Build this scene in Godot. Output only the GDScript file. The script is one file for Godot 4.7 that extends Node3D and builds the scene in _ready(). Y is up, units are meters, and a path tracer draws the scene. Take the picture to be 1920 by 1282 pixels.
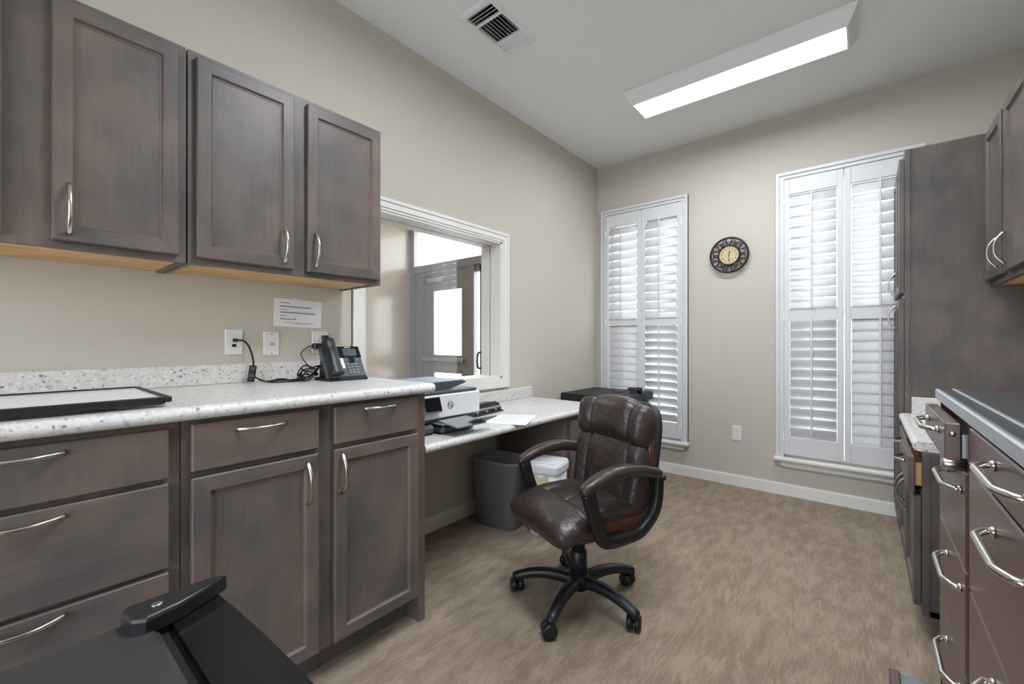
extends Node3D

const CEIL := 2.743
const BACK := -3.637
const RIGHT := 2.73
const FRONT := 1.65
var M := {}
var cache := {}
var used := {}
var rng := RandomNumberGenerator.new()

# ---------------------------------------------------------------- naming
func numbered(n: String) -> String:
	if not used.has(n):
		used[n] = 0
		return n
	used[n] += 1
	return "%s_%03d" % [n, used[n]]

func tag(o: Node, label := "", category := "", group := "", kind := "") -> void:
	if label: o.set_meta("label", label)
	if category: o.set_meta("category", category)
	if group: o.set_meta("group", group)
	if kind: o.set_meta("kind", kind)

func thing(called: String, label: String, category: String, at := Vector3.ZERO, turn := 0.0, group := "", kind := "") -> Node3D:
	var o := Node3D.new()
	o.name = numbered(called)
	add_child(o)
	o.position = at
	o.rotation_degrees.y = turn
	tag(o, label, category, group, kind)
	return o

func part(parent: Node, called: String, mesh: Mesh, m: Material, at := Vector3.ZERO, rot := Vector3.ZERO) -> MeshInstance3D:
	var o := MeshInstance3D.new()
	o.name = called if parent != self else numbered(called)
	o.mesh = mesh
	o.material_override = m
	o.cast_shadow = GeometryInstance3D.SHADOW_CASTING_SETTING_ON
	parent.add_child(o, true)
	o.position = at
	o.rotation_degrees = rot
	return o

func bx(parent: Node, called: String, m: Material, a: Vector3, b: Vector3, bevel := 0.0, rot := Vector3.ZERO) -> MeshInstance3D:
	var s := (b - a).abs()
	return part(parent, called, box_mesh(s, bevel), m, (a + b) / 2.0, rot)

func solid(called: String, m: Material, boxes: Array, label: String, category: String, kind := "structure") -> MeshInstance3D:
	var o := part(self, called, boxes_mesh(boxes), m)
	tag(o, label, category, "", kind)
	return o

# ---------------------------------------------------------------- meshes
func from_tris(v: PackedVector3Array, tris: PackedInt32Array, smooth: bool, closed := true) -> ArrayMesh:
	var vol := 0.0
	if closed:
		for i in range(0, tris.size(), 3):
			vol += v[tris[i]].dot(v[tris[i + 1]].cross(v[tris[i + 2]]))
	var st := SurfaceTool.new()
	st.begin(Mesh.PRIMITIVE_TRIANGLES)
	for i in range(0, tris.size(), 3):
		var ids := [tris[i], tris[i + 1], tris[i + 2]]
		if vol > 0.0: ids = [tris[i], tris[i + 2], tris[i + 1]]
		for k in ids:
			st.set_smooth_group(0 if smooth else -1)
			st.add_vertex(v[k])
	st.generate_normals()
	return st.commit()

func box_into(v: PackedVector3Array, t: PackedInt32Array, a: Vector3, b: Vector3) -> void:
	var n := v.size()
	for i in 8:
		v.append(Vector3(b.x if i & 1 else a.x, b.y if i & 2 else a.y, b.z if i & 4 else a.z))
	for q in [[0, 2, 3, 1], [4, 5, 7, 6], [0, 4, 6, 2], [1, 3, 7, 5], [0, 1, 5, 4], [2, 6, 7, 3]]:
		t.append_array([n + q[0], n + q[2], n + q[1], n + q[0], n + q[3], n + q[2]])

func boxes_mesh(boxes: Array) -> ArrayMesh:
	var v := PackedVector3Array()
	var t := PackedInt32Array()
	for p in boxes:
		var a: Vector3 = p[0]
		var b: Vector3 = p[1]
		box_into(v, t, a.min(b), a.max(b))
	return from_tris(v, t, false)

func box_mesh(s: Vector3, bevel := 0.0) -> Mesh:
	var key := "b%.4f,%.4f,%.4f,%.4f" % [s.x, s.y, s.z, bevel]
	if cache.has(key): return cache[key]
	var m: ArrayMesh
	if bevel <= 0.0:
		m = boxes_mesh([[-s / 2, s / 2]])
	else:
		bevel = min(bevel, min(s.x, min(s.y, s.z)) * 0.49)
		var h := s / 2
		var v := PackedVector3Array()
		var t := PackedInt32Array()
		# corner i: three vertices, one on each face
		for i in 8:
			var g := Vector3(1 if i & 1 else -1, 1 if i & 2 else -1, 1 if i & 4 else -1)
			for ax in 3:
				var p := Vector3.ZERO
				for k in 3: p[k] = g[k] * (h[k] if k == ax else h[k] - bevel)
				v.append(p)
		for ax in 3:
			var u := (ax + 1) % 3
			var w := (ax + 2) % 3
			for sgn in 2:
				var c := []
				for q in [[0, 0], [1, 0], [1, 1], [0, 1]]:
					c.append(((sgn << ax) | (q[0] << u) | (q[1] << w)) * 3 + ax)
				quad(t, v, c[0], c[1], c[2], c[3])
			# edges running along ax, between faces u and w
			for a in 2:
				for b in 2:
					var i0: int = (a << u) | (b << w)
					var i1: int = i0 | (1 << ax)
					quad(t, v, i0 * 3 + u, i1 * 3 + u, i1 * 3 + w, i0 * 3 + w)
		for i in 8: tri(t, v, i * 3, i * 3 + 1, i * 3 + 2)
		m = from_tris(v, t, false)
	cache[key] = m
	return m

# faces of a convex body about the origin, wound outwards (counter-clockwise; from_tris turns them)
func tri(t: PackedInt32Array, v: PackedVector3Array, a: int, b: int, c: int) -> void:
	if (v[b] - v[a]).cross(v[c] - v[a]).dot(v[a] + v[b] + v[c]) < 0: t.append_array([a, c, b])
	else: t.append_array([a, b, c])

func quad(t: PackedInt32Array, v: PackedVector3Array, a: int, b: int, c: int, d: int) -> void:
	tri(t, v, a, b, c)
	tri(t, v, a, c, d)

# rings of equal length joined into a skin; caps on both ends
func skin(rings: Array, smooth := true, caps := true, loop := false) -> ArrayMesh:
	var v := PackedVector3Array()
	var t := PackedInt32Array()
	var n: int = rings[0].size()
	for r in rings:
		for p in r: v.append(p)
	var m := rings.size()
	for i in (m if loop else m - 1):
		for j in n:
			var a := i * n + j
			var b := i * n + (j + 1) % n
			var c := ((i + 1) % m) * n + (j + 1) % n
			var d := ((i + 1) % m) * n + j
			t.append_array([a, b, c, a, c, d])
	if caps and not loop:
		for e in [0, m - 1]:
			var mid := Vector3.ZERO
			for p in rings[e]: mid += p
			v.append(mid / n)
			var k := v.size() - 1
			for j in n:
				var a: int = e * n + j
				var b: int = e * n + (j + 1) % n
				t.append_array([k, b, a] if e == 0 else [k, a, b])
	return from_tris(v, t, smooth)

# a tube with elliptical section; half: PackedVector2 of half sizes per point or one Vector2; side: the direction of the section's x axis
func sweep(pts: Array, half, segs := 10, side := Vector3.ZERO, power := 1.0, loop := false) -> ArrayMesh:
	var rings := []
	var prev := Vector3.ZERO
	for i in pts.size():
		var p: Vector3 = pts[i]
		var q0: Vector3 = pts[(i - 1 + pts.size()) % pts.size()] if loop else pts[max(i - 1, 0)]
		var q1: Vector3 = pts[(i + 1) % pts.size()] if loop else pts[min(i + 1, pts.size() - 1)]
		var d: Vector3 = (q1 - q0).normalized()
		var x: Vector3
		if side != Vector3.ZERO: x = (side - d * side.dot(d)).normalized()
		elif prev == Vector3.ZERO:
			x = d.cross(Vector3.UP if absf(d.y) < 0.9 else Vector3.RIGHT).normalized()
		else: x = (prev - d * prev.dot(d)).normalized()
		prev = x
		var y: Vector3 = d.cross(x)
		var h: Vector2 = half[i] if half is Array else half
		var ring := []
		for k in segs:
			var a := TAU * k / segs
			var cx := signf(cos(a)) * pow(absf(cos(a)), power)
			var cy := signf(sin(a)) * pow(absf(sin(a)), power)
			ring.append(p + x * cx * h.x + y * cy * h.y)
		rings.append(ring)
	return skin(rings, true, true, loop)

func smooth_path(pts: Array, per := 6) -> Array:
	var out := []
	for i in pts.size() - 1:
		var p0: Vector3 = pts[max(i - 1, 0)]
		var p1: Vector3 = pts[i]
		var p2: Vector3 = pts[i + 1]
		var p3: Vector3 = pts[min(i + 2, pts.size() - 1)]
		for k in per: out.append(p1.cubic_interpolate(p2, p0, p3, float(k) / per))
	out.append(pts[-1])
	return out

func wire(parent: Node, called: String, m: Material, pts: Array, r: float, per := 6, segs := 8) -> MeshInstance3D:
	return part(parent, called, sweep(smooth_path(pts, per), Vector2(r, r), segs), m)

func lathe(prof: Array, segs := 32, smooth := true) -> ArrayMesh:
	var rings := []
	for p in prof:
		var ring := []
		for k in segs:
			var a := TAU * k / segs
			ring.append(Vector3(cos(a) * p[0], p[1], sin(a) * p[0]))
		rings.append(ring)
	return skin(rings, smooth, true)

# a flat outline in XY pushed out along +Z by depth
func extrude(poly: Array, depth: float, smooth := false) -> ArrayMesh:
	var p2 := PackedVector2Array(poly)
	var idx := Geometry2D.triangulate_polygon(p2)
	var v := PackedVector3Array()
	var t := PackedInt32Array()
	var n := p2.size()
	for p in p2: v.append(Vector3(p.x, p.y, 0))
	for p in p2: v.append(Vector3(p.x, p.y, depth))
	var ccw := not Geometry2D.is_polygon_clockwise(p2)
	for i in range(0, idx.size(), 3):
		var a := idx[i]
		var b := idx[i + 1]
		var c := idx[i + 2]
		if (p2[b] - p2[a]).cross(p2[c] - p2[a]) < 0:
			var s := b
			b = c
			c = s
		t.append_array([n + a, n + b, n + c, a, c, b])
	for i in n:
		var j := (i + 1) % n
		if ccw: t.append_array([i, j, n + j, i, n + j, n + i])
		else: t.append_array([j, i, n + i, j, n + i, n + j])
	return from_tris(v, t, smooth)

# a stuffed cushion: outline in XY (half sizes h.x, h.y), thickness along Z (h.z)
func cushion(h: Vector3, e_out := 0.4, e_puff := 0.7, warp := Vector3.ZERO, nu := 40, nv := 18) -> ArrayMesh:
	var rings := []
	for i in nv + 1:
		var a := -PI / 2 + PI * i / nv
		var c := pow(absf(cos(a)), e_puff)
		if i == 0 or i == nv: c = 0.02
		var z := signf(sin(a)) * pow(absf(sin(a)), e_puff) * h.z
		var ring := []
		for k in nu:
			var b := TAU * k / nu
			var p := Vector3(signf(cos(b)) * pow(absf(cos(b)), e_out) * h.x * c, signf(sin(b)) * pow(absf(sin(b)), e_out) * h.y * c, z)
			ring.append(Vector3(p.x, p.y + warp.z * (1.0 - pow(p.x / 0.17, 2.0)), p.z + warp.x * p.x * p.x + warp.y * p.y * p.y))
		rings.append(ring)
	return skin(rings, true)

# ---------------------------------------------------------------- materials
func mat(key: String, c: Color, rough := 0.6, metal := 0.0, spec := 0.5) -> StandardMaterial3D:
	var m := StandardMaterial3D.new()
	m.resource_name = key
	m.albedo_color = c
	m.roughness = rough
	m.metallic = metal
	m.metallic_specular = spec
	M[key] = m
	return m

func tri_tex(m: StandardMaterial3D, img: Image, scale: Vector3) -> void:
	m.albedo_texture = ImageTexture.create_from_image(img)
	m.albedo_color = Color.WHITE
	m.uv1_triplanar = true
	m.uv1_world_triplanar = true
	m.uv1_scale = scale

func noise_img(w: int, h: int, freq: float, sd: int, octaves := 3) -> Image:
	var n := FastNoiseLite.new()
	n.seed = sd
	n.frequency = freq
	n.fractal_octaves = octaves
	n.noise_type = FastNoiseLite.TYPE_SIMPLEX_SMOOTH
	var im := n.get_seamless_image(w, h)
	im.convert(Image.FORMAT_L8)
	return im

func grain_images(base: Color, sd: int, amount: float, blotch: float) -> Image:
	var w := 512
	var fine := noise_img(w, 32, 0.12, sd, 3)
	fine.resize(w, w, Image.INTERPOLATE_CUBIC)
	var mid := noise_img(w, 96, 0.02, sd + 1, 3)
	mid.resize(w, w, Image.INTERPOLATE_CUBIC)
	var big := noise_img(w, w, 0.006, sd + 2, 3)
	var a := fine.get_data()
	var b := mid.get_data()
	var c := big.get_data()
	var out := PackedByteArray()
	out.resize(w * w * 3)
	for i in w * w:
		var k := 1.0 + (a[i] / 255.0 - 0.5) * amount + (b[i] / 255.0 - 0.5) * amount * 0.8 + (c[i] / 255.0 - 0.5) * blotch
		var warm := (c[i] / 255.0 - 0.5) * blotch * 0.35
		out[i * 3] = clampi(int(base.r * 255.0 * (k + warm)), 0, 255)
		out[i * 3 + 1] = clampi(int(base.g * 255.0 * k), 0, 255)
		out[i * 3 + 2] = clampi(int(base.b * 255.0 * (k - warm)), 0, 255)
	return Image.create_from_data(w, w, false, Image.FORMAT_RGB8, out)

func carpet_image() -> Image:
	var w := 2048
	var big := noise_img(512, 512, 0.02, 11, 3)
	big.resize(w, w, Image.INTERPOLATE_CUBIC)
	var streak := noise_img(1024, 512, 0.045, 12, 3)
	streak.resize(w, w, Image.INTERPOLATE_CUBIC)
	var patch := noise_img(1024, 640, 0.06, 13, 2)
	patch.resize(w, w, Image.INTERPOLATE_CUBIC)
	var a := big.get_data()
	var b := streak.get_data()
	var c := patch.get_data()
	var out := PackedByteArray()
	out.resize(w * w * 3)
	rng.seed = 5
	var shift := PackedInt32Array()
	var tone := PackedFloat32Array()
	for i in w:
		shift.append(rng.randi_range(-20, 20))
		tone.append(rng.randf_range(-1.0, 1.0))
	for y in w:
		for x in w:
			var i := y * w + x
			# each row of tufts (two pixels wide) changes colour a little earlier or later than its neighbour
			var q := x / 2
			var j := posmod(y + shift[q], w) * w + x
			var seg := posmod((y + shift[q] * 3) / 9, w)
			var thread := ((q * 92821 + seg * 68917 + q * seg * 13) >> 5) % 64 - 32
			var s := (a[i] - 128) * 0.35 + (b[j] - 128) * 0.6 + (c[j] - 128) * 0.7 + tone[q] * 16.0 + thread * 0.9
			var k := clampf(s / 130.0 + 0.5, 0.0, 1.0)
			var h := ((x * 7919 + y * 104729 + x * y * 31) >> 4) % 23
			var weave := 1.0 + (0.035 if ((q + y / 3) % 2) == 0 else -0.035) + (h - 11) * 0.006
			out[i * 3] = clampi(int(lerpf(133.0, 156.0, k) * weave), 0, 255)
			out[i * 3 + 1] = clampi(int(lerpf(117.0, 139.0, k) * weave), 0, 255)
			out[i * 3 + 2] = clampi(int(lerpf(99.0, 120.0, k) * weave), 0, 255)
	return Image.create_from_data(w, w, false, Image.FORMAT_RGB8, out)

func granite_image() -> Image:
	var w := 1024
	var im := Image.create_empty(w, w, false, Image.FORMAT_RGB8)
	im.fill(Color8(212, 209, 203))
	rng.seed = 21
	var tones := [Color8(222, 220, 216), Color8(205, 201, 194), Color8(188, 184, 178), Color8(214, 206, 196), Color8(160, 156, 150), Color8(126, 122, 120), Color8(96, 92, 92), Color8(150, 138, 126)]
	for k in 9000:
		var r: float = rng.randf_range(1.5, 7.0)
		var q := rng.randf()
		var c: Color = tones[0] if q < 0.34 else tones[1] if q < 0.6 else tones[2] if q < 0.75 else tones[3] if q < 0.87 else tones[4] if q < 0.93 else tones[5] if q < 0.965 else tones[6] if q < 0.985 else tones[7]
		if q > 0.87: r = rng.randf_range(2.0, 5.0)
		var cx := rng.randi_range(0, w - 1)
		var cy := rng.randi_range(0, w - 1)
		var st := rng.randf_range(0.6, 1.4)
		var sh := rng.randf_range(-0.5, 0.5)
		for dy in range(-int(r), int(r) + 1):
			for dx in range(-int(r * 1.4), int(r * 1.4) + 1):
				var fx := (dx + sh * dy) / st
				if fx * fx + dy * dy <= r * r: im.set_pixel(posmod(cx + dx, w), posmod(cy + dy, w), c)
	return im

func materials() -> void:
	var wall := mat("beige_wall_paint", Color8(196, 188, 174), 0.75, 0.0, 0.35)
	wall.normal_enabled = true
	var wn := NoiseTexture2D.new()
	wn.noise = FastNoiseLite.new()
	wn.noise.frequency = 0.06
	wn.width = 512
	wn.height = 512
	wn.seamless = true
	wn.as_normal_map = true
	wn.bump_strength = 2.0
	wall.normal_texture = wn
	wall.normal_scale = 0.25
	wall.uv1_triplanar = true
	wall.uv1_world_triplanar = true
	wall.uv1_scale = Vector3.ONE * 3.0
	mat("lobby_satin_paint", Color8(174, 157, 134), 0.16, 0.0, 0.5)
	mat("ceiling_paint", Color8(234, 234, 232), 0.9, 0.0, 0.2)
	mat("white_trim", Color8(226, 223, 214), 0.45)
	mat("shutter_white", Color8(214, 213, 212), 0.4)
	var carpet := mat("carpet", Color.WHITE, 1.0, 0.0, 0.1)
	tri_tex(carpet, carpet_image(), Vector3.ONE * 0.25)
	carpet.rim_enabled = true
	carpet.rim = 0.2
	var gran := mat("speckled_laminate", Color.WHITE, 0.3, 0.0, 0.45)
	tri_tex(gran, granite_image(), Vector3.ONE * 1.25)
	var base := Color8(98, 88, 82)
	var gv := grain_images(base, 31, 0.09, 0.24)
	var gh: Image = gv.duplicate()
	gh.rotate_90(CLOCKWISE)
	var wv := mat("stained_wood_upright_grain", Color.WHITE, 0.42, 0.0, 0.4)
	tri_tex(wv, gv, Vector3.ONE * 1.1)
	var wh := mat("stained_wood_level_grain", Color.WHITE, 0.42, 0.0, 0.4)
	tri_tex(wh, gh, Vector3.ONE * 1.1)
	mat("stained_edge", Color8(118, 94, 77), 0.45)
	var pine := mat("raw_pine", Color.WHITE, 0.6)
	tri_tex(pine, grain_images(Color8(212, 170, 118), 51, 0.18, 0.12), Vector3(1.5, 1.5, 1.5))
	mat("brushed_nickel", Color8(205, 200, 190), 0.24, 1.0)
	mat("steel", Color8(190, 190, 190), 0.3, 1.0)
	mat("aluminium_edge", Color8(196, 199, 204), 0.38, 0.85)
	mat("black_plastic", Color8(26, 26, 27), 0.42)
	mat("black_matte", Color8(34, 33, 32), 0.6)
	mat("black_gloss", Color8(16, 16, 17), 0.14)
	mat("rubber", Color8(22, 22, 22), 0.8)
	mat("dark_grey_plastic", Color8(70, 74, 80), 0.5)
	mat("mid_grey_plastic", Color8(134, 137, 140), 0.5)
	mat("white_plastic", Color8(228, 228, 228), 0.4)
	mat("ivory_plastic", Color8(226, 224, 218), 0.4)
	mat("paper", Color8(232, 230, 228), 0.85)
	mat("blue_print", Color8(128, 146, 186), 0.85)
	mat("grey_print", Color8(120, 116, 116), 0.85)
	mat("screen_grey", Color8(84, 92, 100), 0.15)
	mat("socket_black", Color8(22, 22, 23), 0.6)
	mat("galvanised", Color8(150, 152, 154), 0.5, 0.6)
	mat("bronze_frame", Color8(146, 142, 138), 0.42, 0.3)
	mat("bin_grey", Color8(138, 141, 146), 0.5)
	mat("mahogany_metal", Color8(92, 68, 61), 0.3, 0.0, 0.6)
	mat("mahogany_edge", Color8(84, 34, 30), 0.35)
	mat("red_dot", Color8(170, 24, 22), 0.5)
	mat("worktop_dark", Color8(52, 51, 50), 0.45)
	mat("clock_face", Color8(196, 178, 138), 0.6)
	mat("clock_iron", Color8(34, 30, 29), 0.4, 0.3)
	mat("clock_pewter", Color8(66, 64, 67), 0.4, 0.4)
	mat("fridge_top", Color8(52, 50, 48), 0.5)
	mat("whiteboard", Color8(228, 230, 230), 0.18)
	mat("concrete", Color8(205, 202, 196), 0.9)
	mat("lobby_floor", Color8(150, 138, 120), 0.6)
	mat("clear_tape", Color8(206, 208, 214), 0.1)
	mat("label_yellow", Color8(206, 196, 150), 0.7)
	var g := mat("pane", Color(0.95, 0.97, 0.98, 0.06), 0.02)
	g.transparency = BaseMaterial3D.TRANSPARENCY_ALPHA
	var l := mat("lens_glow", Color.WHITE, 0.6)
	l.emission_enabled = true
	l.emission = Color8(255, 252, 246)
	l.emission_energy_multiplier = 1.6
	var le := mat("brown_leather", Color8(56, 44, 41), 0.36, 0.0, 0.5)
	var ln := NoiseTexture2D.new()
	ln.noise = FastNoiseLite.new()
	ln.noise.frequency = 0.012
	ln.noise.fractal_octaves = 5
	ln.width = 512
	ln.height = 512
	ln.seamless = true
	ln.as_normal_map = true
	ln.bump_strength = 10.0
	le.normal_enabled = true
	le.normal_texture = ln
	le.normal_scale = 0.55
	le.uv1_triplanar = true
	le.uv1_scale = Vector3.ONE * 3.0
	mat("tan_piping", Color8(84, 54, 38), 0.45)
	mat("seam_thread", Color8(46, 34, 30), 0.6)

# ---------------------------------------------------------------- joinery
# all joinery is built facing +Z, with X to the viewer's right
func bow_handle(parent: Node, at: Vector3, upright: bool, length := 0.13, out := 0.03) -> MeshInstance3D:
	var key := "bow%.3f%.3f" % [length, out]
	if not cache.has(key):
		var pts := []
		var hs := []
		for i in 25:
			var t := -1.0 + 2.0 * i / 24.0
			pts.append(Vector3(t * length / 2, 0, out * (1.0 - pow(absf(t), 2.4)) + 0.002))
			var k := pow(absf(t), 1.6)
			hs.append(Vector2(lerpf(0.0042, 0.0068, k), lerpf(0.003, 0.0052, k)))
		cache[key] = sweep(pts, hs, 10, Vector3(0, 1, 0))
	var h := part(parent, "handle", cache[key], M.brushed_nickel, at, Vector3(0, 0, 90 if upright else 0))
	tag(h, "arched brushed nickel pull")
	return h

func shaker_door(parent: Node, at: Vector3, w: float, h: float, rail := 0.052, handle := Vector3.INF, turn := 0.0) -> MeshInstance3D:
	var key := "door%.3f,%.3f,%.3f" % [w, h, rail]
	if not cache.has(key):
		var th := 0.02
		var c := 0.003
		# four mitred rails, each with a softened outer edge and a sloped inner edge
		var rings := []
		for o in [[0.0, 0.0], [0.0, th - c], [c, th], [rail - 0.006, th], [rail, th - 0.008], [rail, 0.0]]:
			var x: float = w / 2 - o[0]
			var y: float = h / 2 - o[0]
			rings.append([Vector3(-x, -y, o[1]), Vector3(x, -y, o[1]), Vector3(x, y, o[1]), Vector3(-x, y, o[1])])
		for side in 4:
			var v := PackedVector3Array()
			var t := PackedInt32Array()
			for q in rings:
				for p in q: v.append(p)
			for i in rings.size():
				var i2 := (i + 1) % rings.size()
				for j in 4:
					if j != side: continue
					var j2 := (j + 1) % 4
					t.append_array([i * 4 + j, i * 4 + j2, i2 * 4 + j2, i * 4 + j, i2 * 4 + j2, i2 * 4 + j])
			cache[key + str(side)] = from_tris(v, t, false)
		cache[key] = true
	var pz := 0.00625
	var d := part(parent, "door", box_mesh(Vector3(w - rail * 2 + 0.002, h - rail * 2 + 0.002, 0.0085)), M.stained_wood_upright_grain, at + Vector3(0, 0, pz), Vector3(0, turn, 0))
	for side in 4:
		part(d, "stile" if side % 2 else "rail", cache[key + str(side)], M.stained_wood_upright_grain if side % 2 else M.stained_wood_level_grain, Vector3(0, 0, -pz))
	# worn bead between panel and rails
	var x := w / 2 - rail
	var y := h / 2 - rail
	part(d, "bead", boxes_mesh([[Vector3(-x, -y, 0.009), Vector3(x, -y + 0.0025, 0.0125)], [Vector3(-x, y - 0.0025, 0.009), Vector3(x, y, 0.0125)], [Vector3(-x, -y, 0.009), Vector3(-x + 0.0025, y, 0.0125)], [Vector3(x - 0.0025, -y, 0.009), Vector3(x, y, 0.0125)]]), M.stained_edge, Vector3(0, 0, -pz))
	if handle != Vector3.INF: bow_handle(d, Vector3(handle.x, handle.y, 0.02 - pz), true)
	return d

func slab_drawer(parent: Node, x0: float, x1: float, y0: float, y1: float, z: float, m: Material, handle_y := 0.0) -> MeshInstance3D:
	var d := bx(parent, "drawer", m, Vector3(x0, y0, z), Vector3(x1, y1, z + 0.02), 0.003)
	bow_handle(d, Vector3(0, handle_y, 0.01), false)
	return d

func nose_top(called: String, label: String, x0: float, x1: float, y0: float, y1: float, z0: float, z1: float, nose_left := false) -> Node3D:
	# a laminate worktop with a rolled front edge; profile in X, run along Z
	var t := thing(called, label, "countertop", Vector3((x0 + x1) / 2, y0, (z0 + z1) / 2))
	var r := (y1 - y0) / 2
	var w := x1 - x0
	var poly := []
	poly.append(Vector2(-w / 2, 0))
	poly.append(Vector2(-w / 2, y1 - y0))
	for i in 13:
		var a := PI / 2 - PI * i / 12.0
		poly.append(Vector2(w / 2 - r * 1.1 + cos(a) * r * 1.1, r + sin(a) * r))
	if nose_left:
		for i in poly.size(): poly[i].x = -poly[i].x
	part(t, "worktop", extrude(poly, z1 - z0), M.speckled_laminate, Vector3(0, 0, -(z1 - z0) / 2))
	return t

# ---------------------------------------------------------------- the place
func camera_and_light() -> void:
	var cam := Camera3D.new()
	cam.name = "camera"
	add_child(cam)
	cam.position = Vector3(1.957, 1.105, 0)
	cam.rotation_degrees = Vector3(0, 39.6, 0)
	cam.fov = rad_to_deg(2.0 * atan(641.0 / 800.0))
	cam.near = 0.02
	cam.current = true
	var we := WorldEnvironment.new()
	we.name = "world"
	var e := Environment.new()
	var sky := Sky.new()
	var sm := ProceduralSkyMaterial.new()
	sm.sky_top_color = Color8(214, 228, 250)
	sm.sky_horizon_color = Color8(246, 249, 255)
	sm.ground_horizon_color = Color8(246, 249, 255)
	sm.ground_bottom_color = Color8(214, 212, 206)
	sm.energy_multiplier = 5.5
	sky.sky_material = sm
	e.background_mode = Environment.BG_SKY
	e.sky = sky
	e.tonemap_mode = Environment.TONE_MAPPER_LINEAR
	e.tonemap_exposure = 1.88
	e.sdfgi_enabled = true
	e.ssao_enabled = true
	e.ssil_enabled = true
	we.environment = e
	add_child(we)

func ceiling_light(label: String, x0: float, x1: float, z0: float, z1: float, energy: float) -> void:
	var t := thing("ceiling_light", label, "ceiling light", Vector3((x0 + x1) / 2, CEIL - 0.082, (z0 + z1) / 2), 0, "ceiling light fittings")
	var hx := (x1 - x0) / 2
	var hz := (z1 - z0) / 2
	var rings := []
	for o in [[0.0, 0.082], [0.0, 0.066], [0.034, 0.004], [0.038, 0.0], [0.045, 0.0], [0.047, 0.006]]:
		rings.append([Vector3(-hx + o[0], o[1], -hz + o[0]), Vector3(hx - o[0], o[1], -hz + o[0]), Vector3(hx - o[0], o[1], hz - o[0]), Vector3(-hx + o[0], o[1], hz - o[0])])
	part(t, "housing", skin(rings, false), M.ceiling_paint)
	var lens := bx(t, "lens", M.lens_glow, Vector3(-hx + 0.046, -0.001, -hz + 0.046), Vector3(hx - 0.046, 0.005, hz - 0.046))
	tag(lens, "glowing white acrylic lens")
	var a := AreaLight3D.new()
	a.name = "tube_light"
	t.add_child(a)
	a.position = Vector3(0, -0.012, 0)
	a.rotation_degrees = Vector3(-90, 0, 0)
	a.area_size = Vector2(x1 - x0 - 0.1, z1 - z0 - 0.1)
	a.light_color = Color8(233, 243, 255)
	a.light_energy = energy
	a.area_range = 12.0
	a.shadow_enabled = true

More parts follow.
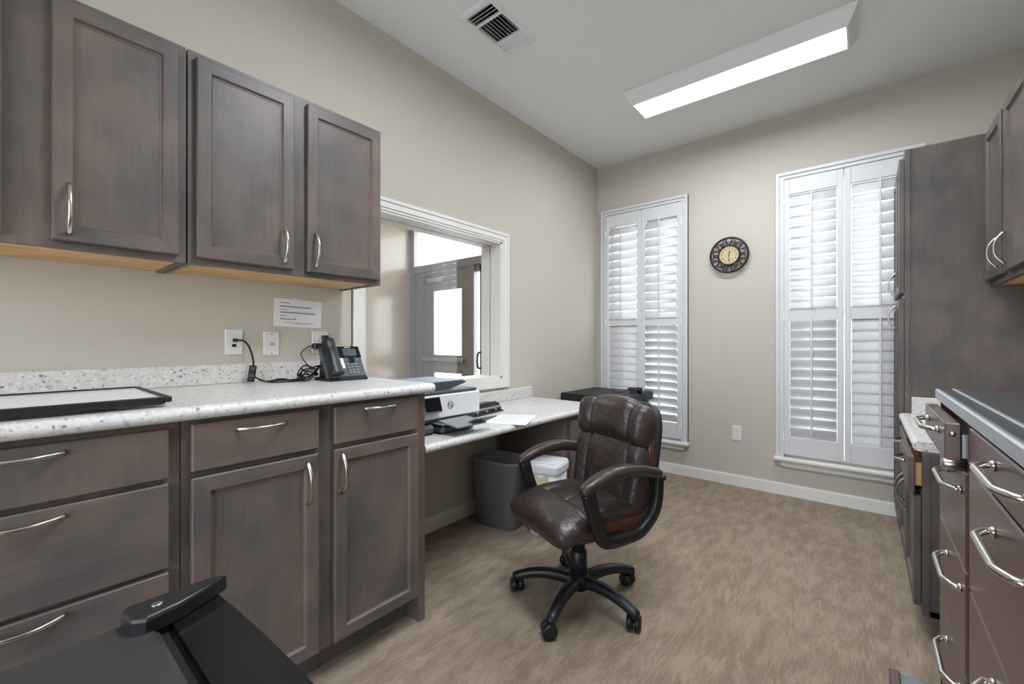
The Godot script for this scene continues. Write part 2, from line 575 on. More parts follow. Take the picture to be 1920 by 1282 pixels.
func shell() -> void:
	solid("floor", M.carpet, [[Vector3(-0.18, -0.1, BACK - 0.16), Vector3(RIGHT + 0.12, 0, FRONT + 0.12)]], "beige and brown streaked office carpet", "floor")
	solid("ceiling", M.ceiling_paint, [
		[Vector3(-0.18, CEIL, BACK - 0.16), Vector3(0.4035, CEIL + 0.1, FRONT + 0.12)], [Vector3(0.5745, CEIL, BACK - 0.16), Vector3(RIGHT + 0.12, CEIL + 0.1, FRONT + 0.12)],
		[Vector3(0.4035, CEIL, BACK - 0.16), Vector3(0.5745, CEIL + 0.1, -1.8255)], [Vector3(0.4035, CEIL, -1.5085), Vector3(0.5745, CEIL + 0.1, FRONT + 0.12)]], "plain white painted ceiling above the office", "ceiling")
	var zl := -2.249
	var zr := -1.184
	var yb := 0.855
	var yt := 1.80
	var ww := 0.18
	solid("wall_left", M.beige_wall_paint, [
		[Vector3(-ww, 0, BACK - 0.16), Vector3(0, CEIL, zl)], [Vector3(-ww, 0, zr), Vector3(0, CEIL, FRONT + 0.12)],
		[Vector3(-ww, 0, zl), Vector3(0, yb, zr)], [Vector3(-ww, yt, zl), Vector3(0, CEIL, zr)]], "beige wall with the interior window opening to the lobby", "wall")
	solid("wall_right", M.beige_wall_paint, [[Vector3(RIGHT, 0, BACK - 0.16), Vector3(RIGHT + 0.12, CEIL, FRONT + 0.12)]], "beige wall behind the right-hand cabinets", "wall")
	solid("wall_front", M.beige_wall_paint, [
		[Vector3(0, 0, FRONT), Vector3(0.7, CEIL, FRONT + 0.12)], [Vector3(2.5, 0, FRONT), Vector3(RIGHT, CEIL, FRONT + 0.12)], [Vector3(0.7, 2.25, FRONT), Vector3(2.5, CEIL, FRONT + 0.12)]], "beige wall at the near end of the office with an opening added for fill daylight", "wall")
	var gd := thing("door_2", "added white framed glazed double doors behind the camera for fill daylight", "door", Vector3(1.6, 0, FRONT + 0.05), 0, "", "structure")  # unseen glazing, added so sky light evens out the room from behind
	for x in [-0.9, -0.04, 0.04, 0.84]:
		bx(gd, "door_stile", M.white_trim, Vector3(x if x != 0.04 else -0.0, 0, 0), Vector3(x + 0.06 if x != 0.04 else 0.06, 2.25, 0.045), 0.003)
	for y in [0.0, 2.17]:
		bx(gd, "door_rail", M.white_trim, Vector3(-0.84, y, 0.001), Vector3(0.84, y + (0.2 if y == 0.0 else 0.08), 0.044), 0.003)
	bx(gd, "pane", M.pane, Vector3(-0.84, 0.2, 0.02), Vector3(0.84, 2.17, 0.026))
	var w := [[0.10, 0.79], [1.506, 2.193]]
	var y0 := 0.31
	var y1 := 2.268
	var bw := []
	var xs := [0.0, w[0][0], w[0][1], w[1][0], w[1][1], RIGHT]
	for i in [0, 2, 4]: bw.append([Vector3(xs[i], 0, BACK - 0.16), Vector3(xs[i + 1], CEIL, BACK)])
	for p in w:
		bw.append([Vector3(p[0], 0, BACK - 0.16), Vector3(p[1], y0, BACK)])
		bw.append([Vector3(p[0], y1, BACK - 0.16), Vector3(p[1], CEIL, BACK)])
	solid("wall_back", M.beige_wall_paint, bw, "beige end wall with two tall shuttered windows", "wall")
	# baseboards
	var bb := thing("baseboard_back", "white baseboard along the end wall under the windows", "baseboard", Vector3(1.3, 0, BACK), 0, "", "structure")
	part(bb, "board", extrude([Vector2(0, 0), Vector2(0.014, 0), Vector2(0.014, 0.07), Vector2(0.006, 0.082), Vector2(0, 0.082)], 2.1), M.white_trim, Vector3(-1.28, 0, 0), Vector3(0, -90, 0)).rotation_degrees = Vector3(0, 90, 0)
	bb.get_child(0).position = Vector3(-1.29, 0, 0)
	bb.get_child(0).mesh = boxes_mesh([[Vector3(0, 0, 0), Vector3(-0.014, 0.076, 2.1)], [Vector3(0, 0.076, 0), Vector3(-0.008, 0.084, 2.1)]])
	var bl := thing("baseboard_left", "white baseboard along the wall under the desk", "baseboard", Vector3(0, 0, -1.64), 0, "", "structure")
	part(bl, "board", boxes_mesh([[Vector3(0, 0, -0.548), Vector3(0.016, 0.076, 0.548)], [Vector3(0, 0.076, -0.548), Vector3(0.009, 0.084, 0.548)]]), M.white_trim)

func interior_window() -> void:
	var zl := -2.249
	var zr := -1.184
	var yb := 0.855
	var yt := 1.80
	var t := thing("window_1", "cream framed interior window looking into the lobby", "window", Vector3(0, yb, (zl + zr) / 2), 0, "", "structure")
	var hz := (zr - zl) / 2
	var h := yt - yb
	# casing: stepped moulding made of nested boards
	for s in [[0.064, 0.0, 0.010], [0.056, 0.014, 0.016], [0.064, 0.046, 0.022]]:
		var o: float = s[0]
		var i: float = s[1]
		var d: float = s[2]
		part(t, "casing", boxes_mesh([
			[Vector3(0, h + i, -hz - o), Vector3(d, h + o, hz + o)], [Vector3(0, -o, -hz - o), Vector3(d, -i, hz + o)],
			[Vector3(0, -i, -hz - o), Vector3(d, h + i, -hz - i)], [Vector3(0, -i, hz + i), Vector3(d, h + i, hz + o)]]), M.white_trim)
	# jamb lining, room half and lobby half with the track between them
	for s in [[-0.092, 0.004], [-0.182, -0.104]]:
		part(t, "jamb", boxes_mesh([
			[Vector3(s[0], 0, -hz), Vector3(s[1], h, -hz + 0.012)], [Vector3(s[0], 0, hz - 0.012), Vector3(s[1], h, hz)],
			[Vector3(s[0], h - 0.012, -hz), Vector3(s[1], h, hz)], [Vector3(s[0], 0, -hz), Vector3(s[1], 0.014, hz)]]), M.white_trim)
	part(t, "track", boxes_mesh([[Vector3(-0.104, 0, -hz + 0.002), Vector3(-0.092, 0.006, hz)], [Vector3(-0.104, h - 0.006, -hz), Vector3(-0.092, h, hz)], [Vector3(-0.104, 0, -hz), Vector3(-0.092, h, -hz + 0.003)]]), M.bronze_frame)
	var p := bx(t, "sliding_pane", M.pane, Vector3(-0.101, 0.006, -0.20), Vector3(-0.095, h - 0.006, hz - 0.012))
	tag(p, "clear sliding glass pane with polished edge")

func lobby() -> void:
	var z := -3.85
	var xl := -3.10
	solid("floor", M.lobby_floor, [[Vector3(-3.3, -0.1, -4.0), Vector3(-0.18, 0, FRONT + 0.12)]], "tan lobby floor beyond the interior window", "floor")
	solid("ceiling", M.ceiling_paint, [[Vector3(-3.3, CEIL, -4.0), Vector3(-0.18, CEIL + 0.1, FRONT + 0.12)]], "white lobby ceiling beyond the interior window", "ceiling")
	solid("wall_lobby", M.lobby_satin_paint, [[Vector3(xl - 0.15, 0, -4.0), Vector3(xl, CEIL, FRONT + 0.12)]], "satin tan lobby wall beside the entrance door", "wall")
	solid("wall_lobby_end", M.beige_wall_paint, [[Vector3(xl, 0, FRONT), Vector3(-0.18, CEIL, FRONT + 0.12)]], "beige wall closing the far end of the lobby", "wall")
	var t := thing("door_1", "grey aluminium storefront entrance with glazed door and white transom", "door", Vector3(-2.38, 0, z), 0, "", "structure")
	var o := Vector3(2.38, 0, 0)
	var fr: Material = M.bronze_frame
	# frame members
	bx(t, "frame_post", fr, o + Vector3(-3.10, 0, -0.06), o + Vector3(-3.005, CEIL, 0.05), 0.004)
	bx(t, "frame_post", fr, o + Vector3(-3.005, 0, -0.06), o + Vector3(-2.865, 2.12, 0.02), 0.004)
	bx(t, "frame_post", fr, o + Vector3(-2.862, 0, -0.06), o + Vector3(-2.822, 2.1, 0.04), 0.004)
	bx(t, "transom_bar", fr, o + Vector3(-3.005, 2.075, -0.06), o + Vector3(-0.2, 2.175, 0.05), 0.004)
	bx(t, "mullion", fr, o + Vector3(-1.93, 0, -0.06), o + Vector3(-1.81, 2.075, 0.05), 0.004)
	bx(t, "transom_pane", M.pane, o + Vector3(-3.005, 2.175, -0.01), o + Vector3(-0.2, CEIL, -0.004))
	# main leaf
	var leaf := part(t, "door_leaf", boxes_mesh([
		[Vector3(-2.817, 0.01, -0.03), Vector3(-2.611, 2.07, 0.015)], [Vector3(-2.062, 0.01, -0.03), Vector3(-1.935, 2.07, 0.015)],
		[Vector3(-2.611, 1.803, -0.03), Vector3(-2.062, 2.07, 0.015)], [Vector3(-2.611, 0.69, -0.03), Vector3(-2.062, 0.93, 0.015)], [Vector3(-2.611, 0.01, -0.03), Vector3(-2.062, 0.25, 0.015)]]), fr, o)
	bx(leaf, "pane", M.pane, Vector3(-2.611, 0.93, -0.01), Vector3(-2.062, 1.803, -0.004))
	bx(leaf, "pane", M.pane, Vector3(-2.611, 0.25, -0.01), Vector3(-2.062, 0.69, -0.004))
	var bar := bx(leaf, "panic_bar", M.steel, Vector3(-2.80, 0.845, 0.02), Vector3(-2.0, 0.895, 0.065), 0.008)
	tag(bar, "horizontal steel panic bar")
	bx(leaf, "closer", M.steel, Vector3(-2.69, 1.91, 0.015), Vector3(-2.38, 1.985, 0.07), 0.006)
	part(leaf, "closer_arm", sweep([Vector3(-2.66, 2.0, 0.05), Vector3(-2.76, 2.02, 0.12), Vector3(-2.50, 2.06, 0.06)], Vector2(0.009, 0.009), 8), M.steel)
	# second leaf, just showing
	var leaf2 := part(t, "side_leaf", boxes_mesh([[Vector3(-1.735, 0.01, -0.03), Vector3(-1.62, 2.07, 0.015)], [Vector3(-1.81, 1.99, -0.03), Vector3(-0.2, 2.07, 0.015)], [Vector3(-1.81, 0.01, -0.03), Vector3(-0.2, 0.2, 0.015)], [Vector3(-0.3, 0.2, -0.03), Vector3(-0.2, 1.99, 0.015)]]), fr, o)
	bx(leaf2, "pane", M.pane, Vector3(-1.81, 0.2, -0.01), Vector3(-0.3, 1.99, -0.004))
	part(leaf2, "pull", sweep(smooth_path([Vector3(-1.72, 0.78, 0.015), Vector3(-1.73, 0.80, 0.06), Vector3(-1.73, 0.95, 0.06), Vector3(-1.72, 0.98, 0.015)]), Vector2(0.012, 0.012), 10), M.black_plastic)
	# ground outside
	solid("ground", M.concrete, [[Vector3(-30, -0.2, -34), Vector3(30, -0.12, 32)]], "pale concrete paving outside the entrance and windows", "ground")

# louvred panel; upper and lower banks: [lowest y, highest y, count, tilt in degrees (positive: room edge down)]
func shutter(label: String, x0: float, x1: float, y0: float, y1: float, up: Array, lo: Array, rod_x: float, hinge_left: bool, rods: Array) -> void:
	var zf := BACK + 0.006
	var t := thing("window_shutter", label, "shutter", Vector3((x0 + x1) / 2, y0, zf), 0, "white louvred window shutters")
	var hw := (x1 - x0) / 2
	var st := 0.035
	var th := 0.028
	var h := y1 - y0
	for s in [-1, 1]:
		bx(t, "stile", M.shutter_white, Vector3(s * hw, 0, 0), Vector3(s * (hw - st), h, th), 0.003)
	bx(t, "rail", M.shutter_white, Vector3(-hw + st, up[1] - y0, 0.001), Vector3(hw - st, h, th - 0.001), 0.002)
	bx(t, "rail", M.shutter_white, Vector3(-hw + st, lo[1] - y0, 0.001), Vector3(hw - st, up[0] - y0, th - 0.001), 0.002)
	bx(t, "rail", M.shutter_white, Vector3(-hw + st, 0, 0.001), Vector3(hw - st, lo[0] - y0, th - 0.001), 0.002)
	var lw := hw - st - 0.002
	var bank_i := 0
	for b in [up, lo]:
		var pitch: float = (b[1] - b[0]) / b[2]
		var blade := pitch * 0.585
		var key := "louvre%.4f,%.4f" % [lw, blade]
		if not cache.has(key):
			var ring0 := []
			var ring1 := []
			for k in 14:
				var a := TAU * k / 14
				ring0.append(Vector3(-lw, sin(a) * 0.0055, cos(a) * blade))
				ring1.append(Vector3(lw, sin(a) * 0.0055, cos(a) * blade))
			cache[key] = skin([ring0, ring1], true)
		for i in b[2]:
			part(t, "louvre", cache[key], M.shutter_white, Vector3(0, b[0] - y0 + pitch * (i + 0.5), th / 2), Vector3(b[3], 0, 0))
		var r: Array = rods[bank_i]
		bx(t, "tilt_rod", M.shutter_white, Vector3(rod_x - 0.006, r[0] - y0, th / 2 + 0.038), Vector3(rod_x + 0.006, r[1] - y0, th / 2 + 0.05), 0.002)
		bank_i += 1
	for yy in [0.12, h * 0.5, h - 0.16]:
		bx(t, "hinge", M.white_plastic, Vector3((-hw if hinge_left else hw) - 0.006, yy - 0.03, th - 0.002), Vector3((-hw if hinge_left else hw) + 0.006, yy + 0.03, th + 0.006), 0.002)

func windows() -> void:
	var labels := ["tall window behind shutters in the corner beside the lobby wall", "tall window behind shutters beside the pantry cabinet"]
	var sets := [[0.052, 0.837], [1.458, 2.241]]
	for i in 2:
		var x0: float = sets[i][0]
		var x1: float = sets[i][1]
		var t := thing("window_%d" % (i + 2), labels[i], "window", Vector3((x0 + x1) / 2, 0.28, BACK), 0, "", "structure")
		var hw := (x1 - x0) / 2
		var h := 2.32 - 0.28
		for s in [[0.0, 0.05, 0.02], [0.0, 0.02, 0.032], [0.038, 0.05, 0.036]]:
			part(t, "casing", boxes_mesh([
				[Vector3(-hw + s[0], h - s[1], 0), Vector3(hw - s[0], h - s[0], s[2])],
				[Vector3(-hw + s[0], 0, 0), Vector3(-hw + s[1], h - s[1], s[2])], [Vector3(hw - s[1], 0, 0), Vector3(hw - s[0], h - s[1], s[2])]]), M.shutter_white)
		bx(t, "sill", M.white_trim, Vector3(-hw - 0.012, -0.026, 0), Vector3(hw + 0.012, 0.0, 0.062), 0.006)
		part(t, "apron", boxes_mesh([[Vector3(-hw + 0.03, -0.062, 0), Vector3(hw - 0.03, -0.026, 0.03)], [Vector3(-hw + 0.04, -0.074, 0), Vector3(hw - 0.04, -0.062, 0.018)]]), M.white_trim)
		part(t, "sash", boxes_mesh([
			[Vector3(-hw + 0.048, 0.03, -0.13), Vector3(-hw + 0.08, h - 0.05, -0.08)], [Vector3(hw - 0.08, 0.03, -0.13), Vector3(hw - 0.048, h - 0.05, -0.08)],
			[Vector3(-hw + 0.08, 0.03, -0.13), Vector3(hw - 0.08, 0.07, -0.08)], [Vector3(-hw + 0.08, h - 0.09, -0.13), Vector3(hw - 0.08, h - 0.05, -0.08)], [Vector3(-hw + 0.08, h * 0.5, -0.13), Vector3(hw - 0.08, h * 0.5 + 0.035, -0.08)]]), M.white_plastic)
		bx(t, "pane", M.pane, Vector3(-hw + 0.08, 0.07, -0.108), Vector3(hw - 0.08, h - 0.09, -0.102))
	var ur := [1.345, 2.16]
	shutter("narrow shutter panel of the corner window nearest the lobby wall", 0.104, 0.442, 0.302, 2.266, [1.31, 2.155, 11, 62.0], [0.43, 1.25, 12, 76.0], -0.005, true, [[1.30, 2.13], [0.50, 1.24]])
	shutter("shutter panel of the corner window on the side towards the wall clock", 0.446, 0.788, 0.302, 2.266, [1.31, 2.155, 11, 66.0], [0.43, 1.25, 12, -60.0], -0.005, false, [[1.36, 2.16], [0.50, 1.24]])
	shutter("shutter panel of the larger-looking window on the side towards the wall clock", 1.508, 1.848, 0.302, 2.266, [1.34, 2.155, 11, 62.0], [0.43, 1.255, 12, -68.0], -0.005, true, [[1.34, 2.15], [0.46, 1.27]])
	shutter("shutter panel partly hidden by the tall pantry cabinet", 1.852, 2.192, 0.302, 2.266, [1.34, 2.155, 11, 63.0], [0.43, 1.255, 12, 78.0], 0.01, false, [[1.34, 2.17], [0.46, 1.27]])

# ---------------------------------------------------------------- left side
func left_cabinets() -> void:
	var V: Material = M.stained_wood_upright_grain
	var H: Material = M.stained_wood_level_grain
	# base cabinet with two drawers over two doors; local x = -(z + 0.695)
	var t := thing("base_cabinet", "dark stained base cabinet with two drawers above two doors", "cabinet", Vector3(0.002, 0, -0.695), 90, "")
	part(t, "body", boxes_mesh([[Vector3(-0.393, 0.11, 0), Vector3(0.367, 0.904, 0.60)], [Vector3(0.367, 0, 0), Vector3(0.396, 0.904, 0.60)]]), V)
	bx(t, "toe_kick", M.stained_wood_level_grain, Vector3(-0.393, 0, 0), Vector3(0.367, 0.11, 0.525))
	slab_drawer(t, -0.374, -0.041, 0.768, 0.892, 0.601, H, 0.035)
	slab_drawer(t, 0.011, 0.350, 0.768, 0.892, 0.601, H, 0.045)
	shaker_door(t, Vector3(-0.2075, 0.435, 0.601), 0.333, 0.634, 0.046, Vector3(0.128, 0.232, 0))
	shaker_door(t, Vector3(0.1805, 0.435, 0.601), 0.339, 0.634, 0.046, Vector3(-0.146, 0.237, 0))
	# drawer base; local x = -(z + 0.03)
	var d := thing("base_cabinet", "dark stained base cabinet with three wide drawers under the whiteboard", "cabinet", Vector3(0.002, 0, -0.03), 90)
	bx(d, "body", V, Vector3(-0.27, 0.11, 0), Vector3(0.27, 0.904, 0.60))
	bx(d, "toe_kick", M.stained_wood_level_grain, Vector3(-0.27, 0, 0), Vector3(0.27, 0.11, 0.525))
	slab_drawer(d, -0.245, 0.245, 0.765, 0.888, 0.601, V, 0.04)
	slab_drawer(d, -0.245, 0.245, 0.543, 0.752, 0.601, H, 0.082)
	slab_drawer(d, -0.245, 0.245, 0.12, 0.532, 0.601, H, 0.19)
	# worktop
	var c := nose_top("countertop", "speckled white laminate countertop with rounded edge above the drawers", 0.0, 0.648, 0.905, 0.941, -1.108, 0.27)
	bx(c, "backsplash", M.speckled_laminate, Vector3(-0.324, 0.036, -0.689), Vector3(-0.304, 0.112, 0.689), 0.003)
	# wall cabinets
	var seam := -0.38
	for i in 2:
		var zc: float = [-0.7275, -0.03][i]
		var w: float = [0.345, 0.348][i]
		var u := thing("wall_cabinet", ["dark stained wall cabinet with two doors beside the interior window", "dark stained wall cabinet at the left above the whiteboard"][i], "cabinet", Vector3(0.002, 1.352, zc), 90)
		part(u, "body", boxes_mesh([[Vector3(-w, 0.012, 0), Vector3(w, 0.672, 0.30)], [Vector3(-w, 0, 0.30), Vector3(w, 0.672, 0.32)], [Vector3(w - 0.014, 0, 0), Vector3(w, 0.012, 0.30)], [Vector3(-w, 0, 0), Vector3(-w + 0.014, 0.012, 0.30)]]), V)
		var b := bx(u, "underside", M.raw_pine, Vector3(-w + 0.014, 0.006, 0.0), Vector3(w - 0.014, 0.0125, 0.30))
		tag(b, "unfinished pale pine underside")
		for s in [-1, 1]:
			part(b, "screw", lathe([[0.001, 0.0], [0.006, 0.0005], [0.006, 0.003]], 12), M.steel, Vector3(s * w * 0.72, -0.0055, 0.02))
		if i == 0:
			# z -0.402..-0.699 and -0.748..-1.058
			shaker_door(u, Vector3(-0.177, 0.335, 0.321), 0.297, 0.632, 0.044, Vector3(0.112, -0.232, 0))
			shaker_door(u, Vector3(0.1755, 0.335, 0.321), 0.310, 0.632, 0.044, Vector3(-0.127, -0.232, 0))
		else:
			shaker_door(u, Vector3(0.194, 0.335, 0.321), 0.266, 0.632, 0.044, Vector3(-0.102, -0.232, 0))
			shaker_door(u, Vector3(-0.155, 0.335, 0.321), 0.266, 0.632, 0.044, Vector3(0.102, -0.232, 0))

func desk() -> void:
	var c := nose_top("desk", "long white laminate desk top along the wall with the printer on it", 0.0, 0.605, 0.655, 0.690, -2.585, -1.096)
	c.set_meta("category", "desk")
	bx(c, "backsplash", M.speckled_laminate, Vector3(-0.3025, 0.035, -0.7445), Vector3(-0.2825, 0.115, 0.7445), 0.004)
	part(c, "wall_cleat", boxes_mesh([[Vector3(-0.30, -0.05, 0.725), Vector3(0.27, 0.0, 0.744)], [Vector3(-0.30, -0.05, -0.5), Vector3(-0.28, 0.0, 0.725)]]), M.stained_wood_level_grain)
	var p := thing("desk_pedestal", "dark stained drawer pedestal under the far end of the desk", "cabinet", Vector3(0.002, 0, -2.375), 90)
	bx(p, "body", M.stained_wood_upright_grain, Vector3(-0.19, 0.09, 0.04), Vector3(0.19, 0.654, 0.56))
	bx(p, "toe_kick", M.stained_wood_level_grain, Vector3(-0.19, 0, 0.04), Vector3(0.19, 0.09, 0.50))
	slab_drawer(p, -0.145, 0.17, 0.49, 0.625, 0.561, M.stained_wood_level_grain)
	slab_drawer(p, -0.145, 0.17, 0.11, 0.475, 0.561, M.stained_wood_level_grain, 0.12)
	# black cabinet in the corner
	var b := thing("storage_cabinet", "low black cabinet in the corner beyond the desk", "cabinet", Vector3(0.29, 0, -3.275))
	bx(b, "body", M.black_matte, Vector3(-0.25, 0.02, -0.27), Vector3(0.25, 0.62, 0.27), 0.004)
	bx(b, "top", M.black_matte, Vector3(-0.28, 0.62, -0.285), Vector3(0.28, 0.685, 0.285), 0.004)
	for s in [[-1, -1], [1, -1], [-1, 1], [1, 1]]:
		bx(b, "foot", M.rubber, Vector3(s[0] * 0.22 - 0.02, 0, s[1] * 0.24 - 0.02), Vector3(s[0] * 0.22 + 0.02, 0.02, s[1] * 0.24 + 0.02))
	var e := thing("webcam", "small black device with a cord lying on the corner cabinet", "device", Vector3(0.50, 0.685, -3.33), 20)
	bx(e, "body", M.black_plastic, Vector3(-0.05, 0.022, -0.02), Vector3(0.035, 0.048, 0.02), 0.005)
	part(e, "lens_barrel", lathe([[0.016, 0.0], [0.02, 0.003], [0.02, 0.045], [0.016, 0.05]], 20), M.black_gloss, Vector3(0.045, 0.0, 0))
	bx(e, "stand", M.black_plastic, Vector3(-0.035, 0, -0.015), Vector3(0.02, 0.024, 0.015), 0.003)
	wire(e, "cord", M.rubber, [Vector3(-0.045, 0.03, 0), Vector3(-0.08, 0.012, 0.01), Vector3(-0.12, 0.003, 0.0), Vector3(-0.18, 0.003, -0.03)], 0.003)

func printer() -> void:
	# faces +X: local z forward, local x = -(z - zc)
	var t := thing("printer", "white and grey inkjet printer with tilting touch screen on the desk", "printer", Vector3(0.30, 0.69, -1.332), 90)
	# local x: -0.22 .. 0.22 ; front z = 0.16
	part(t, "base", extrude([Vector2(-0.22, 0.0), Vector2(0.20, 0.0), Vector2(0.20, 0.07), Vector2(-0.22, 0.07)], 0.26), M.dark_grey_plastic, Vector3(0, 0, -0.13))
	bx(t, "cassette", M.dark_grey_plastic, Vector3(-0.22, 0.004, 0.0), Vector3(-0.075, 0.045, 0.175), 0.014)
	bx(t, "cassette", M.dark_grey_plastic, Vector3(-0.072, 0.004, 0.0), Vector3(0.14, 0.042, 0.215), 0.014)
	part(t, "cassette_lid", box_mesh(Vector3(0.212, 0.008, 0.2), 0.003), M.mid_grey_plastic, Vector3(0.034, 0.046, 0.115))
	# output tray with lifted end
	part(t, "output_tray", extrude([Vector2(0.0, 0.0), Vector2(0.13, -0.012), Vector2(0.13, -0.006), Vector2(0.0, 0.008)], 0.18), M.mid_grey_plastic, Vector3(-0.04, 0.052, 0.18), Vector3(0, -90, 0)).position = Vector3(0.12, 0.052, 0.17)
	part(t, "tray_flap", box_mesh(Vector3(0.13, 0.006, 0.085), 0.002), M.mid_grey_plastic, Vector3(0.10, 0.056, 0.285), Vector3(-22, -8, 0))
	bx(t, "slot", M.dark_grey_plastic, Vector3(-0.20, 0.05, 0.10), Vector3(0.19, 0.068, 0.152))
	var f := bx(t, "fascia", M.white_plastic, Vector3(-0.225, 0.066, -0.16), Vector3(0.222, 0.172, 0.162), 0.004)
	# lid and feeder
	bx(t, "scanner_lid", M.dark_grey_plastic, Vector3(-0.225, 0.172, -0.165), Vector3(0.212, 0.188, 0.15), 0.004)
	var feeder := part(t, "document_feeder", extrude([Vector2(-0.225, 0.188), Vector2(0.05, 0.188), Vector2(0.16, 0.214), Vector2(0.165, 0.222), Vector2(0.0, 0.226), Vector2(-0.225, 0.222)], 0.27), M.dark_grey_plastic, Vector3(0, 0, -0.15))
	bx(feeder, "feeder_tray", M.mid_grey_plastic, Vector3(-0.225, 0.224, 0.0), Vector3(0.16, 0.229, 0.262), 0.002)
	# touch screen
	var s := bx(t, "touch_screen", M.mid_grey_plastic, Vector3(-0.15, 0.098, 0.172), Vector3(-0.05, 0.170, 0.184), 0.003, Vector3(-18, 0, 0))
	bx(s, "display", M.black_gloss, Vector3(-0.046, -0.03, 0.006), Vector3(0.046, 0.031, 0.0072))
	bx(t, "screen_bracket", M.black_matte, Vector3(-0.14, 0.095, 0.158), Vector3(-0.06, 0.15, 0.172), 0.003)
	# round emblem with the two letters
	var ring := TorusMesh.new()
	ring.inner_radius = 0.0155
	ring.outer_radius = 0.018
	ring.rings = 32
	ring.ring_segments = 8
	var e := part(f, "emblem", ring, M.dark_grey_plastic, Vector3(0.025, 0.002, 0.1615), Vector3(90, 0, 0))
	var tm := TextMesh.new()
	var font := SystemFont.new()
	font.font_names = ["Droid Sans"]
	tm.font = font
	tm.text = "hp"
	tm.font_size = 24
	tm.pixel_size = 0.0011
	tm.depth = 0.001
	part(f, "letters", tm, M.dark_grey_plastic, Vector3(0.025, 0.002, 0.1615), Vector3(0, 0, -8))
	# hole punch, sheet of paper
	var h := thing("hole_punch", "grey and black hole punch behind the printer on the desk", "hole punch", Vector3(0.25, 0.69, -1.80), 97)
	bx(h, "base", M.black_matte, Vector3(-0.15, 0, -0.04), Vector3(0.15, 0.008, 0.045), 0.003)
	bx(h, "punch_bar", M.mid_grey_plastic, Vector3(-0.14, 0.024, -0.01), Vector3(0.14, 0.036, 0.035), 0.004)
	for x in [-0.09, 0.0, 0.09]:
		part(h, "punch_head", lathe([[0.011, 0.0], [0.011, 0.016], [0.008, 0.018]], 16), M.steel, Vector3(x, 0.007, 0.022))
	part(h, "handle", extrude([Vector2(-0.14, 0.036), Vector2(0.14, 0.036), Vector2(0.135, 0.052), Vector2(0.06, 0.062), Vector2(-0.06, 0.062), Vector2(-0.135, 0.052)], 0.045), M.black_plastic, Vector3(0, 0, -0.025))
	for sg in [-1, 1]:
		part(h, "cheek", extrude([Vector2(-0.04, 0.006), Vector2(0.035, 0.006), Vector2(0.03, 0.03), Vector2(-0.01, 0.058), Vector2(-0.04, 0.045)], 0.005), M.mid_grey_plastic, Vector3(sg * 0.145 - 0.0025, 0, 0), Vector3(0, -90, 0))
	var p := thing("paper_sheet", "white printed sheet lying on the desk between printer and chair", "paper", Vector3(0.50, 0.6905, -1.76), 25)
	bx(p, "sheet", M.paper, Vector3(-0.108, 0.0, -0.14), Vector3(0.108, 0.0012, 0.14))
	for i in 9:
		bx(p, "print_line", M.grey_print, Vector3(-0.08, 0.0012, -0.1 + i * 0.02), Vector3(0.08 - 0.03 * (i % 3), 0.0014, -0.098 + i * 0.02))

